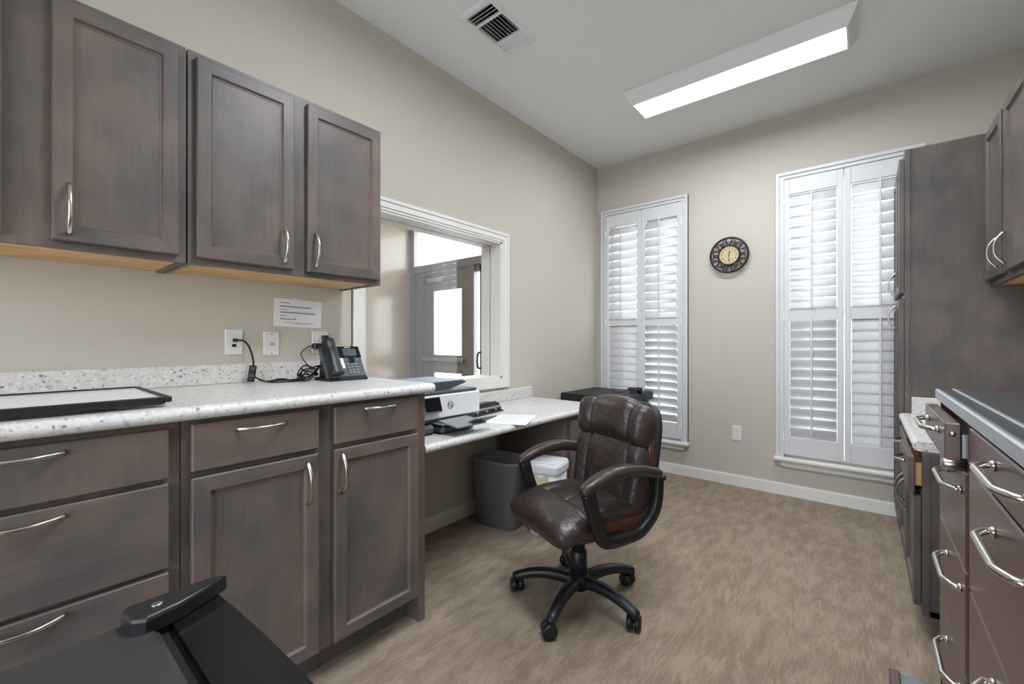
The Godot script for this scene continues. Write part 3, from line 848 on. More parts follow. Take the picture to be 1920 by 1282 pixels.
func counter_things() -> void:
	# whiteboard lying on the counter
	var w := thing("whiteboard", "black framed whiteboard lying flat on the left counter", "whiteboard", Vector3(0.395, 0.941, 0.0), 0)
	var tilt := Node3D.new()
	bx(w, "frame", M.black_plastic, Vector3(-0.195, 0.012, -0.285), Vector3(0.205, 0.026, -0.272), 0.002)
	bx(w, "frame", M.black_plastic, Vector3(-0.195, 0.012, 0.25), Vector3(0.205, 0.026, 0.263), 0.002)
	bx(w, "frame", M.black_plastic, Vector3(-0.195, 0.012, -0.272), Vector3(-0.182, 0.026, 0.25), 0.002)
	bx(w, "frame", M.black_plastic, Vector3(0.19, 0.008, -0.272), Vector3(0.205, 0.026, 0.25), 0.002)
	bx(w, "writing_surface", M.whiteboard, Vector3(-0.184, 0.014, -0.274), Vector3(0.192, 0.022, 0.252))
	for s in [[-0.14, -0.2], [0.14, -0.2], [-0.14, 0.2], [0.14, 0.2]]:
		bx(w, "hanger", M.steel, Vector3(s[0] - 0.02, 0, s[1] - 0.01), Vector3(s[0] + 0.02, 0.014, s[1] + 0.01), 0.002)
	tilt.free()
	# wall plates; the wall faces +X
	var names := ["white wall plate with a black network cord plugged in", "white cable wall plate between two others", "white power outlet behind the desk phone"]
	var spots := [[-0.609, 1.105, 0.032], [-0.749, 1.098, 0.032], [-0.96, 1.104, 0.038]]
	for i in 3:
		var t := thing("wall_plate", names[i], "wall plate", Vector3(0.0, spots[i][1], spots[i][0]), 90, "wall plates above the counter")
		bx(t, "plate", M.ivory_plastic, Vector3(-spots[i][2], -0.052, 0), Vector3(spots[i][2], 0.052, 0.006), 0.003)
		if i == 0:
			bx(t, "jack", M.socket_black, Vector3(-0.008, -0.02, 0.005), Vector3(0.008, -0.008, 0.0066))
		elif i == 1:
			part(t, "connector", lathe([[0.0065, 0.0], [0.0065, 0.012], [0.002, 0.012], [0.002, 0.004]], 16), M.steel, Vector3(0, 0, 0.006), Vector3(90, 0, 0))
			for s in [-1, 1]: part(t, "screw", lathe([[0.004, 0.0], [0.003, 0.0015]], 10), M.steel, Vector3(0, s * 0.041, 0.006), Vector3(90, 0, 0))
		else:
			for s in [-1, 1]: bx(t, "socket", M.white_plastic, Vector3(-0.017, s * 0.02 - 0.014, 0.004), Vector3(0.017, s * 0.02 + 0.014, 0.0075), 0.003)
			bx(t, "plug", M.black_plastic, Vector3(0.004, 0.014, 0.006), Vector3(0.03, 0.032, 0.03), 0.003)
	# power adapter in the lower socket
	var ad := thing("power_adapter", "black power adapter plugged into the outlet beside the phone", "adapter", Vector3(0.0075, 1.073, -0.955), 90)
	bx(ad, "body", M.black_plastic, Vector3(-0.037, 0.0, 0.0), Vector3(0.045, 0.026, 0.03), 0.004)
	wire(ad, "cord", M.rubber, [Vector3(-0.036, 0.014, 0.014), Vector3(-0.06, 0.01, 0.018), Vector3(-0.092, -0.015, 0.022), Vector3(-0.085, -0.045, 0.024), Vector3(-0.06, -0.08, 0.03), Vector3(-0.055, -0.108, 0.05), Vector3(-0.08, -0.125, 0.07), Vector3(-0.11, -0.1295, 0.09), Vector3(-0.16, -0.1295, 0.10)], 0.0022)
	# network splitter standing on the counter
	var n := thing("network_splitter", "small black network splitter with sockets hanging on the wall cord", "splitter", Vector3(0.06, 0.945, -0.655), 68)
	bx(n, "body", M.black_plastic, Vector3(-0.0125, 0.0, -0.012), Vector3(0.0125, 0.066, 0.012), 0.002, Vector3(-6, 0, -8))
	for i in 4: bx(n.get_child(0), "socket", M.dark_grey_plastic if i % 2 else M.socket_black, Vector3(-0.008, -0.028 + i * 0.0145, 0.012), Vector3(0.008, -0.018 + i * 0.0145, 0.0128))
	wire(n, "cord", M.rubber, [Vector3(0.004, 0.064, -0.004), Vector3(0.004, 0.085, -0.008), Vector3(-0.004, 0.12, -0.012), Vector3(-0.014, 0.148, -0.006), Vector3(-0.03, 0.165, -0.005), Vector3(-0.05, 0.167, -0.014)], 0.0035)
	bx(n, "plug", M.black_plastic, Vector3(-0.067, 0.160, -0.032), Vector3(-0.049, 0.174, -0.010), 0.003)
	# loose cords on the counter
	rng.seed = 44
	for k in 4:
		var o := 0.012 * (k - 1.5)
		var c := thing("network_cable", ["black cord running along the backsplash to the phone", "black cord looping nearest the counter edge", "black cord lying in the middle of the cord bundle", "thin black cord doubling back in the bundle"][k], "cable", Vector3(0.09, 0.9435, -0.78), 0, "black cables on the counter")
		var y := 0.0028
		var pts := [Vector3(-0.02, 0.02, 0.118), Vector3(0.0 + o * 0.3, y, 0.09), Vector3(0.02 + o, y + 0.003 * k, 0.04), Vector3(0.03 + o, y, 0.0), Vector3(0.02 + o * 1.2, y + 0.002 * k, -0.03), Vector3(0.0 + o, y, -0.06)]
		for j in 6:
			var a := j * 1.35 + k * 1.7
			pts.append(Vector3(0.025 + 0.034 * sin(a), 0.034 + (0.018 + 0.004 * k) * sin(a * 1.3 + k), -0.074 + (0.030 + 0.006 * k) * cos(a)))
		pts.append(Vector3(0.03, 0.02, -0.115))
		if k == 1: pts = [Vector3(-0.02, 0.02, 0.118), Vector3(0.04, y, 0.09), Vector3(0.085, y, 0.04), Vector3(0.095, y, -0.01), Vector3(0.08, y, -0.05), Vector3(0.05, 0.015, -0.085), Vector3(0.03, 0.02, -0.115)]
		part(c, "cord", sweep(smooth_path(pts, 8), Vector2(0.0027, 0.0027), 8), M.rubber)
	phone()
	# notice on the wall
	var s := thing("paper_notice", "white printed notice with blue lines taped to the wall above the phone", "notice", Vector3(0.0, 1.171, -0.863), 90)
	bx(s, "sheet", M.paper, Vector3(-0.104, 0.0, 0.0005), Vector3(0.104, 0.122, 0.002), 0.0, Vector3(0, 0, -1.5))
	var z := 0.0025
	for l in [[-0.078, -0.038, 0.104, 0.003, 0], [-0.078, 0.055, 0.086, 0.006, 1], [-0.078, -0.042, 0.075, 0.0025, 0], [-0.078, 0.074, 0.060, 0.006, 1], [-0.078, -0.052, 0.048, 0.0025, 0], [-0.06, 0.07, 0.018, 0.002, 0], [-0.025, 0.045, 0.011, 0.002, 0]]:
		bx(s, "print_line", M.blue_print if l[4] else M.grey_print, Vector3(l[0], l[2], z - 0.001), Vector3(l[1], l[2] + l[3], z), 0.0, Vector3(0, 0, -1.5))
	for i in 9:
		bx(s, "print_letter", M.grey_print, Vector3(-0.076 + i * 0.0075, 0.032, z - 0.001), Vector3(-0.071 + i * 0.0075, 0.032 + (0.0075 if i in [0, 1, 8] else 0.005), z))
	bx(s, "tape", M.clear_tape, Vector3(-0.03, 0.12, 0.002), Vector3(0.012, 0.132, 0.006), 0.002)

func phone() -> void:
	var t := thing("desk_phone", "black office desk phone with handset and keypad on the counter", "phone", Vector3(0.185, 0.941, -0.965), 86)
	# foot
	bx(t, "stand", M.black_plastic, Vector3(-0.088, 0, -0.07), Vector3(0.088, 0.012, 0.078), 0.004)
	part(t, "stand_leg", extrude([Vector2(-0.06, 0.01), Vector2(0.04, 0.01), Vector2(-0.045, 0.115)], 0.14), M.black_plastic, Vector3(0.07, 0, 0), Vector3(0, -90, 0))
	# sloping body: local frame tilted back
	var b := Node3D.new()
	b.name = "body"
	t.add_child(b)
	b.position = Vector3(0, 0.014, 0.07)
	b.rotation_degrees = Vector3(-34, 0, 0)
	bx(b, "shell", M.dark_grey_plastic, Vector3(-0.088, 0, -0.022), Vector3(0.088, 0.158, 0), 0.006)
	bx(b, "bezel", M.black_gloss, Vector3(-0.02, 0.098, -0.001), Vector3(0.086, 0.156, 0.003), 0.002)
	bx(b, "display", M.screen_grey, Vector3(0.006, 0.106, 0.002), Vector3(0.066, 0.142, 0.0036))
	bx(b, "maker_mark", M.clear_tape, Vector3(0.018, 0.147, 0.002), Vector3(0.044, 0.151, 0.0035))
	bx(b, "paper_label", M.paper, Vector3(-0.02, 0.044, 0.0), Vector3(0.0, 0.096, 0.0012))
	part(b, "navigation_key", lathe([[0.0145, 0], [0.0145, 0.003], [0.011, 0.004]], 20), M.black_gloss, Vector3(0.036, 0.084, 0), Vector3(90, 0, 0))
	for x in [0.012, 0.06]: bx(b, "soft_key", M.mid_grey_plastic, Vector3(x - 0.006, 0.081, 0), Vector3(x + 0.006, 0.087, 0.003), 0.001)
	for r in 4:
		for c in 3:
			bx(b, "key", M.mid_grey_plastic, Vector3(0.009 + c * 0.0175, 0.016 + r * 0.0142, 0), Vector3(0.021 + c * 0.0175, 0.0245 + r * 0.0142, 0.0035), 0.0012)
	# handset in its cradle
	var pts := []
	var hs := []
	for i in 17:
		var f := i / 16.0
		var e := absf(f - 0.5) * 2.0
		pts.append(Vector3(-0.056, 0.0 + f * 0.168, 0.026 + 0.013 * (1.0 - e * e) - 0.002))
		hs.append(Vector2(lerpf(0.021, 0.027, smoothstep(0.3, 0.9, e)), lerpf(0.011, 0.019, smoothstep(0.45, 0.95, e))))
	var h := part(b, "handset", sweep(pts, hs, 16, Vector3(1, 0, 0), 0.75), M.black_plastic)
	tag(h, "curved black handset")

func floor_things() -> void:
	var t := thing("waste_bin", "tall grey plastic waste bin under the desk", "bin", Vector3(0.235, 0, -1.985), 6)
	var rings := []
	for o in [[0.10, 0.135, 0.0], [0.118, 0.16, 0.38], [0.124, 0.166, 0.382], [0.124, 0.166, 0.40], [0.116, 0.158, 0.40], [0.098, 0.132, 0.012]]:
		var ring := []
		for k in 32:
			var a := TAU * k / 32
			ring.append(Vector3(signf(cos(a)) * pow(absf(cos(a)), 0.35) * o[1], o[2], signf(sin(a)) * pow(absf(sin(a)), 0.35) * o[0]))
		rings.append(ring)
	part(t, "tub", skin(rings, true), M.bin_grey)
	var p := thing("lidded_pail", "white plastic pail with hinged lid and label behind the waste bin", "pail", Vector3(0.52, 0, -2.062), 12)
	rings = []
	for o in [[0.085, 0.0], [0.1, 0.37]]:
		var ring := []
		for k in 28:
			var a := TAU * k / 28
			ring.append(Vector3(signf(cos(a)) * pow(absf(cos(a)), 0.4) * o[0], o[1], signf(sin(a)) * pow(absf(sin(a)), 0.4) * o[0]))
		rings.append(ring)
	part(p, "bucket", skin(rings, true), M.white_plastic)
	rings = []
	for o in [[0.108, 0.365], [0.11, 0.40], [0.104, 0.412], [0.07, 0.414]]:
		var ring := []
		for k in 28:
			var a := TAU * k / 28
			ring.append(Vector3(signf(cos(a)) * pow(absf(cos(a)), 0.4) * o[0], o[1], signf(sin(a)) * pow(absf(sin(a)), 0.4) * o[0]))
		rings.append(ring)
	part(p, "lid", skin(rings, false), M.white_plastic)
	bx(p, "flap", M.white_plastic, Vector3(-0.085, 0.41, -0.02), Vector3(0.085, 0.424, 0.09), 0.004)
	bx(p, "label", M.label_yellow, Vector3(-0.05, 0.18, 0.088), Vector3(0.05, 0.35, 0.0985), 0.001)
	bx(p, "label", M.grey_print, Vector3(-0.015, 0.2, 0.09), Vector3(0.04, 0.27, 0.0995), 0.001)

# ---------------------------------------------------------------- chair (local: x towards its left arm, z the way it faces)
func chair() -> void:
	var t := thing("office_chair", "brown leather swivel office chair with padded arms on five casters", "chair", Vector3(1.012, 0, -1.592), -22)
	var L: Material = M.brown_leather
	# base
	part(t, "hub", lathe([[0.03, 0.055], [0.044, 0.06], [0.046, 0.10], [0.04, 0.118], [0.03, 0.12]], 28), M.black_plastic)
	part(t, "gas_lift", lathe([[0.036, 0.11], [0.034, 0.215], [0.03, 0.218], [0.026, 0.218], [0.026, 0.31]], 28), M.black_plastic)
	for k in 5:
		# world angles 10 + 72k, turned into the chair's own frame
		var a := deg_to_rad(9.0 + 72.0 * k) - deg_to_rad(22.0)
		var d := Vector3(cos(a), 0, sin(a))
		var pts := []
		var hs := []
		for i in 15:
			var f := i / 14.0
			var y := 0.088 + 0.014 * sin(f * PI) - 0.014 * pow(f, 4.0)
			pts.append(d * (0.02 + 0.245 * f) + Vector3(0, y, 0))
			hs.append(Vector2(lerpf(0.027, 0.019, f), lerpf(0.024, 0.018, f)))
		for p in [[0.276, 0.071, 0.018], [0.281, 0.056, 0.014]]:
			pts.append(d * p[0] + Vector3(0, p[1], 0))
			hs.append(Vector2(p[2], p[2]))
		var leg := part(t, "leg", sweep(pts, hs, 12, d.cross(Vector3.UP), 0.75), M.black_plastic)
		var turn: float = [40.0, 160.0, 75.0, 10.0, 100.0][k]
		var cst := Node3D.new()
		cst.name = "caster"
		leg.add_child(cst, true)
		cst.position = d * 0.268
		cst.rotation_degrees.y = turn
		part(cst, "hood", sweep([Vector3(-0.006, 0.03, -0.018), Vector3(-0.006, 0.055, -0.012), Vector3(0, 0.062, 0.0), Vector3(0, 0.066, 0.006)], Vector2(0.015, 0.012), 10, Vector3(1, 0, 0)), M.black_plastic)
		for s in [-1, 1]:
			part(cst, "wheel", lathe([[0.008, -0.012], [0.024, -0.012], [0.029, -0.007], [0.029, 0.007], [0.024, 0.012], [0.008, 0.010]], 24), M.black_plastic, Vector3(s * 0.015, 0.029, -0.012), Vector3(0, 0, 90))
	# seat
	part(t, "seat_plate", box_mesh(Vector3(0.22, 0.025, 0.24), 0.008), M.black_plastic, Vector3(0, 0.318, -0.01))
	part(t, "seat_shell", cushion(Vector3(0.198, 0.225, 0.04), 0.45, 0.6), L, Vector3(0, 0.362, -0.01), Vector3(-90, 0, 0))
	var seat := part(t, "seat", cushion(Vector3(0.208, 0.238, 0.046), 0.32, 0.7), L, Vector3(0, 0.392, -0.012), Vector3(-90, 0, 0))
	# front roll that drops over the edge
	part(seat, "front_roll", cushion(Vector3(0.214, 0.088, 0.064), 0.36, 0.8, Vector3(-0.22, 0, 0)), L, Vector3(0, -0.172, 0.008), Vector3(20, 0, 0))
	for s in [-1, 1]:
		part(seat, "centre_pad", cushion(Vector3(0.076, 0.15, 0.036), 0.5, 0.75), L, Vector3(s * 0.062, 0.045, 0.028), Vector3(0, s * 5, 0))
		part(seat, "side_bolster", cushion(Vector3(0.052, 0.19, 0.044), 0.5, 0.8), L, Vector3(s * 0.158, 0.02, 0.026), Vector3(0, s * 10, 0))
		part(seat, "side_band", cushion(Vector3(0.012, 0.19, 0.026), 0.6, 0.6), M.tan_piping, Vector3(s * 0.199, 0.02, -0.004))
	# back, leaning
	var b := Node3D.new()
	b.name = "backrest"
	t.add_child(b)
	b.position = Vector3(0, 0.40, -0.20)
	b.rotation_degrees = Vector3(-9, 0, 0)
	var bow := Vector3(0.55, 0, 0)
	part(b, "back_shell", cushion(Vector3(0.214, 0.232, 0.034), 0.42, 0.6, bow), M.black_matte, Vector3(0, 0.218, -0.03))
	part(b, "side_band", cushion(Vector3(0.212, 0.225, 0.03), 0.42, 0.5, bow), M.tan_piping, Vector3(0, 0.212, 0.0))
	part(b, "lumbar_pad", cushion(Vector3(0.150, 0.165, 0.066), 0.5, 0.8, bow), L, Vector3(0, 0.140, 0.034))
	for s in [-1, 1]:
		part(b, "lumbar_wing", cushion(Vector3(0.056, 0.145, 0.05), 0.55, 0.8, Vector3(0, 0.78, 0)), L, Vector3(s * 0.164, 0.138, 0.046), Vector3(0, -s * 24, 0))
		part(b, "head_wing", cushion(Vector3(0.056, 0.09, 0.055), 0.6, 0.8), L, Vector3(s * 0.164, 0.348, 0.058), Vector3(0, -s * 27, s * -4))
	part(b, "head_pillow", cushion(Vector3(0.142, 0.098, 0.078), 0.5, 0.85, Vector3(0.4, 0, 0.012)), L, Vector3(0, 0.352, 0.042))
	# arms
	for s in [-1, 1]:
		var arm := Node3D.new()
		arm.name = "armrest"
		t.add_child(arm, true)
		arm.position.x = s * 0.232
		var path := smooth_path([Vector3(0, 0.55, 0.135), Vector3(0, 0.49, 0.118), Vector3(0, 0.42, 0.092), Vector3(0, 0.366, 0.068), Vector3(0, 0.35, 0.03), Vector3(0, 0.35, -0.05), Vector3(0, 0.358, -0.12), Vector3(0, 0.40, -0.18), Vector3(0, 0.45, -0.212), Vector3(0, 0.52, -0.222), Vector3(0, 0.56, -0.222)], 5)
		var hs := []
		for i in path.size():
			var f := i / float(path.size() - 1)
			hs.append(Vector2(0.019, lerpf(0.027, 0.02, f)))
		part(arm, "arm_frame", sweep(path, hs, 14, Vector3(1, 0, 0), 0.6), M.black_plastic)
		var pad := smooth_path([Vector3(0, 0.556, 0.165), Vector3(0, 0.572, 0.13), Vector3(0, 0.596, 0.06), Vector3(0, 0.608, -0.03), Vector3(0, 0.60, -0.12), Vector3(0, 0.580, -0.20), Vector3(0, 0.572, -0.232)], 6)
		hs = []
		for i in pad.size():
			var f := i / float(pad.size() - 1)
			var e := pow(sin(clampf(f, 0.012, 0.985) * PI), 0.25)
			hs.append(Vector2(0.033 * e, 0.026 * e))
		part(arm, "arm_pad", sweep(pad, hs, 18, Vector3(1, 0, 0), 0.8), L)
		part(arm, "bracket", sweep([Vector3(0, 0.346, -0.03), Vector3(-s * 0.08, 0.335, -0.03), Vector3(-s * 0.16, 0.325, -0.02)], Vector2(0.03, 0.008), 8, Vector3(0, 0, 1)), M.black_plastic)
		part(arm, "bolt", lathe([[0.012, 0.0], [0.012, 0.02], [0.008, 0.024]], 14), M.black_plastic, Vector3(0, 0.55, -0.236), Vector3(-90, 0, 0))

# ---------------------------------------------------------------- right side
func right_cabinets() -> void:
	var V: Material = M.stained_wood_upright_grain
	var H: Material = M.stained_wood_level_grain
	# pantry: faces -X; local x = z - zc, local z = RIGHT - x
	var zc := -3.282
	var p := thing("pantry_cabinet", "tall dark stained pantry cabinet beside the shuttered window", "cabinet", Vector3(RIGHT - 0.002, 0, zc), -90)
	part(p, "body", boxes_mesh([[Vector3(-0.278, 0.1, 0), Vector3(0.276, 2.10, 0.592)], [Vector3(-0.278, 0.1, 0.592), Vector3(0.282, 2.10, 0.612)]]), V)
	bx(p, "toe_kick", M.stained_wood_level_grain, Vector3(-0.278, 0, 0), Vector3(0.276, 0.1, 0.54))
	for s in [-1, 1]:
		var x: float = 0.135 * s
		shaker_door(p, Vector3(x, 1.71, 0.6135), 0.262, 0.70, 0.05, Vector3(-s * 0.105, -0.28, 0))
		shaker_door(p, Vector3(x, 0.725, 0.6135), 0.262, 1.21, 0.05, Vector3(-s * 0.105, 0.52, 0))
	# base: z -3.0 .. -2.15
	zc = -2.575
	var b := thing("base_cabinet", "dark stained base cabinet with an open drawer below the right counter", "cabinet", Vector3(RIGHT - 0.002, 0, zc), -90)
	part(b, "body", boxes_mesh([[Vector3(-0.42, 0.11, 0), Vector3(0.42, 0.13, 0.59)], [Vector3(-0.42, 0.13, 0), Vector3(-0.40, 0.70, 0.59)], [Vector3(0.40, 0.11, 0), Vector3(0.42, 0.70, 0.592)], [Vector3(-0.42, 0.13, 0), Vector3(0.42, 0.70, 0.02)],
		[Vector3(-0.42, 0.665, 0.59), Vector3(0.425, 0.70, 0.61)], [Vector3(-0.42, 0.11, 0.59), Vector3(0.425, 0.15, 0.61)], [Vector3(-0.42, 0.15, 0.59), Vector3(-0.385, 0.665, 0.61)], [Vector3(0.385, 0.15, 0.59), Vector3(0.425, 0.665, 0.61)], [Vector3(-0.02, 0.15, 0.59), Vector3(0.02, 0.665, 0.61)], [Vector3(-0.385, 0.515, 0.59), Vector3(0.385, 0.545, 0.61)]]), V)
	bx(b, "toe_kick", M.stained_wood_level_grain, Vector3(-0.42, 0, 0), Vector3(0.40, 0.11, 0.535))
	slab_drawer(b, -0.40, -0.01, 0.545, 0.68, 0.612, H, 0.02)
	var dr := slab_drawer(b, 0.01, 0.40, 0.545, 0.68, 0.628, H, 0.02)
	part(dr, "drawer_box", boxes_mesh([[Vector3(-0.17, -0.055, -0.48), Vector3(-0.158, 0.04, -0.01)], [Vector3(0.158, -0.055, -0.48), Vector3(0.17, 0.04, -0.01)], [Vector3(-0.17, -0.055, -0.48), Vector3(0.17, -0.045, -0.01)], [Vector3(-0.17, -0.055, -0.48), Vector3(0.17, 0.04, -0.468)]]), M.raw_pine)
	shaker_door(b, Vector3(-0.2, 0.33, 0.612), 0.375, 0.40, 0.05, Vector3(0.155, 0.12, 0))
	shaker_door(b, Vector3(0.21, 0.33, 0.612), 0.375, 0.40, 0.05, Vector3(-0.155, 0.12, 0))
	var c := nose_top("countertop", "short speckled laminate counter against the pantry cabinet", RIGHT - 0.637, RIGHT - 0.002, 0.702, 0.738, -2.998, -2.172, true)
	bx(c, "side_splash", M.speckled_laminate, Vector3(-0.27, 0.036, -0.413), Vector3(0.317, 0.122, -0.395), 0.003)
	bx(c, "backsplash", M.speckled_laminate, Vector3(0.297, 0.036, -0.395), Vector3(0.317, 0.122, 0.413), 0.003)
	# wall cabinet on the right: z -3.0 .. -2.28
	zc = -2.64
	var u := thing("wall_cabinet", "dark stained wall cabinet on the right next to the pantry", "cabinet", Vector3(RIGHT - 0.002, 1.365, zc), -90)
	part(u, "body", boxes_mesh([[Vector3(-0.355, 0.012, 0), Vector3(0.355, 0.73, 0.295)], [Vector3(-0.355, 0, 0.295), Vector3(0.355, 0.73, 0.313)]]), V)
	bx(u, "underside", M.raw_pine, Vector3(-0.35, 0.006, 0.0), Vector3(0.35, 0.0125, 0.295))
	shaker_door(u, Vector3(-0.197, 0.372, 0.3145), 0.302, 0.69, 0.046, Vector3(0.115, -0.25, 0))
	shaker_door(u, Vector3(0.172, 0.372, 0.3145), 0.335, 0.69, 0.046, Vector3(-0.13, -0.25, 0))

func bar_handle(parent: Node, at: Vector3, length := 0.2) -> void:
	var h := length / 2
	var m := part(parent, "handle", sweep([Vector3(-h, 0, 0), Vector3(-h, 0, 0.011), Vector3(-h + 0.004, 0, 0.015), Vector3(-h + 0.03, 0, 0.027), Vector3(-h + 0.036, 0, 0.028), Vector3(0, 0, 0.028), Vector3(h - 0.036, 0, 0.028), Vector3(h - 0.03, 0, 0.027), Vector3(h - 0.004, 0, 0.015), Vector3(h, 0, 0.011), Vector3(h, 0, 0)], Vector2(0.0062, 0.0062), 12, Vector3(0, 1, 0)), M.brushed_nickel, at)
	for s in [-1, 1]: part(m, "rosette", lathe([[0.009, 0.0], [0.009, 0.004], [0.006, 0.008]], 14), M.brushed_nickel, Vector3(s * h, 0, 0), Vector3(90, 0, 0))

func red_cabinets() -> void:
	# faces -X, front plane x = 2.123
	var fx := 2.123
	var dep := RIGHT - 0.01 - fx
	var R: Material = M.mahogany_metal
	var t := thing("drawer_cabinet", "narrow mahogany red drawer cabinet with its top drawer pulled open", "cabinet", Vector3(RIGHT - 0.01, 0, -1.53), -90, "mahogany drawer cabinets")
	# local x = z + 1.53 : -0.22..0.22
	var f := dep
	part(t, "body", boxes_mesh([[Vector3(-0.22, 0.02, 0), Vector3(0.22, 0.94, f - 0.03)], [Vector3(-0.22, 0.02, f - 0.03), Vector3(-0.208, 0.94, f - 0.003)], [Vector3(0.208, 0.02, f - 0.03), Vector3(0.22, 0.94, f - 0.003)]]), M.mahogany_edge)
	bx(t, "plinth", M.mahogany_edge, Vector3(-0.21, 0, 0), Vector3(0.21, 0.02, f - 0.04))
	var d := bx(t, "drawer", R, Vector3(-0.2, 0.842, f + 0.004), Vector3(0.186, 0.926, f + 0.030), 0.002)
	bar_handle(d, Vector3(0, 0.012, 0.013))
	part(d, "screw", lathe([[0.006, 0.0], [0.004, 0.002]], 12), M.steel, Vector3(0.193, 0.018, 0.0), Vector3(0, 0, -90))
	bx(d, "drawer_box", M.steel, Vector3(-0.19, -0.035, -0.4), Vector3(0.19, 0.02, -0.013), 0.002)
	for y in [[0.615, 0.822, 0.058], [0.386, 0.61, 0.06], [0.15, 0.381, 0.07]]:
		var e := bx(t, "drawer", R, Vector3(-0.205, y[0], f - 0.028), Vector3(0.205, y[1], f), 0.003)
		bar_handle(e, Vector3(0.06, y[2], 0.014))
	var o := bx(t, "drawer", R, Vector3(-0.205, 0.03, f + 0.085), Vector3(0.205, 0.115, f + 0.11), 0.003)
	part(o, "drawer_box", boxes_mesh([[Vector3(-0.195, -0.05, -0.45), Vector3(-0.188, 0.045, -0.013)], [Vector3(0.188, -0.05, -0.45), Vector3(0.195, 0.045, -0.013)], [Vector3(-0.195, -0.05, -0.45), Vector3(0.195, -0.044, -0.013)]]), M.steel)
	var lk := part(t, "lock", lathe([[0.012, 0.0], [0.012, 0.03], [0.010, 0.034], [0.002, 0.034]], 20), M.steel, Vector3(0.185, 0.835, f), Vector3(90, 0, 0))
	part(lk, "lock_dot", lathe([[0.005, 0.0], [0.005, 0.001]], 12), M.red_dot, Vector3(0.0, 0.022, -0.0118), Vector3(-90, 0, 0))
	# second unit: z -1.295 .. -0.60
	var u := thing("drawer_cabinet", "wide mahogany red drawer cabinet nearest the camera on the right", "cabinet", Vector3(RIGHT - 0.01, 0, -0.9525), -90, "mahogany drawer cabinets")
	part(u, "body", boxes_mesh([[Vector3(-0.345, 0.02, 0), Vector3(0.345, 0.94, f - 0.03)], [Vector3(-0.345, 0.02, f - 0.03), Vector3(-0.334, 0.94, f - 0.003)], [Vector3(0.334, 0.02, f - 0.03), Vector3(0.345, 0.94, f - 0.003)]]), M.mahogany_edge)
	bx(u, "plinth", M.mahogany_edge, Vector3(-0.33, 0, 0), Vector3(0.33, 0.02, f - 0.04))
	for y in [[0.848, 0.928, 0.012], [0.598, 0.842, 0.07], [0.345, 0.592, 0.07], [0.03, 0.339, 0.1]]:
		var e := bx(u, "drawer", R, Vector3(-0.331, y[0], f - 0.028), Vector3(0.331, y[1], f), 0.003)
		bar_handle(e, Vector3(0.0, y[2], 0.014))
	var w := thing("worktop", "dark worktop with a bright aluminium edge over the mahogany cabinets", "worktop", Vector3(RIGHT - 0.005, 0.9405, -1.18), -90)
	bx(w, "slab", M.worktop_dark, Vector3(-0.575, 0, 0), Vector3(0.60, 0.026, dep + 0.002), 0.002)
	bx(w, "front_edge", M.aluminium_edge, Vector3(-0.58, -0.002, dep + 0.002), Vector3(0.60, 0.0275, dep + 0.012), 0.003)
	bx(w, "inlay_strip", M.aluminium_edge, Vector3(-0.575, 0.026, dep - 0.028), Vector3(0.60, 0.031, dep - 0.022), 0.001)
	bx(w, "mat", M.worktop_dark, Vector3(-0.575, 0.026, 0.01), Vector3(0.60, 0.030, dep - 0.030), 0.001)

func fridge() -> void:
	var t := thing("mini_fridge", "black compact refrigerator at the lower left seen from above", "refrigerator", Vector3(1.606, 0, 0.13))
	# x 1.372 .. 1.84, door faces -Z
	bx(t, "body", M.fridge_top, Vector3(-0.234, 0.02, -0.235), Vector3(0.234, 0.818, 0.25), 0.006)
	for s in [[-1, -1], [1, -1], [-1, 1], [1, 1]]:
		part(t, "foot", lathe([[0.018, 0.0], [0.018, 0.022]], 14), M.rubber, Vector3(s[0] * 0.2, 0, s[1] * 0.2))
	var poly := []
	for i in 9:
		var f := -1.0 + i / 4.0
		poly.append(Vector2(0.234 * f, -0.292 - 0.010 * (1.0 - f * f)))
	poly.append(Vector2(0.234, -0.246))
	poly.append(Vector2(-0.234, -0.246))
	# outline in plan (x, z), standing up
	var v := []
	for p in poly: v.append(Vector2(p.x, -p.y))
	var door := part(t, "door", extrude(v, 0.79), M.black_gloss, Vector3(0, 0.025, 0), Vector3(-90, 0, 0))
	tag(door, "glossy black door with a softly bowed front")
	bx(t, "gasket", M.rubber, Vector3(-0.226, 0.03, -0.2465), Vector3(0.226, 0.808, -0.235))
	# hinge cover
	var hp := [Vector2(-0.234, 0.29), Vector2(-0.226, 0.302), Vector2(-0.218, 0.29), Vector2(-0.20, 0.252), Vector2(-0.194, 0.224), Vector2(-0.202, 0.214), Vector2(-0.228, 0.210), Vector2(-0.236, 0.216)]
	var mid := Vector2.ZERO
	for p in hp: mid += p / hp.size()
	var hr := []
	for o in [[0.0, 0.0], [0.0, 0.013], [0.06, 0.0158], [0.16, 0.017]]:
		var ring := []
		for p in hp: ring.append(Vector3(lerpf(p.x, mid.x, o[0]), lerpf(p.y, mid.y, o[0] * 0.4), o[1]))
		hr.append(ring)
	var h := part(t, "hinge_cover", skin(hr, false), M.black_plastic, Vector3(0, 0.816, 0), Vector3(-90, 0, 0))
	part(h, "screw", lathe([[0.0045, 0.0], [0.0045, 0.0012], [0.002, 0.0016]], 14), M.steel, Vector3(-0.214, 0.236, 0.017), Vector3(90, 0, 0))

# ---------------------------------------------------------------- on walls and ceiling
func torus(r0: float, r1: float) -> TorusMesh:
	var m := TorusMesh.new()
	m.inner_radius = r0
	m.outer_radius = r1
	m.rings = 64
	m.ring_segments = 12
	return m

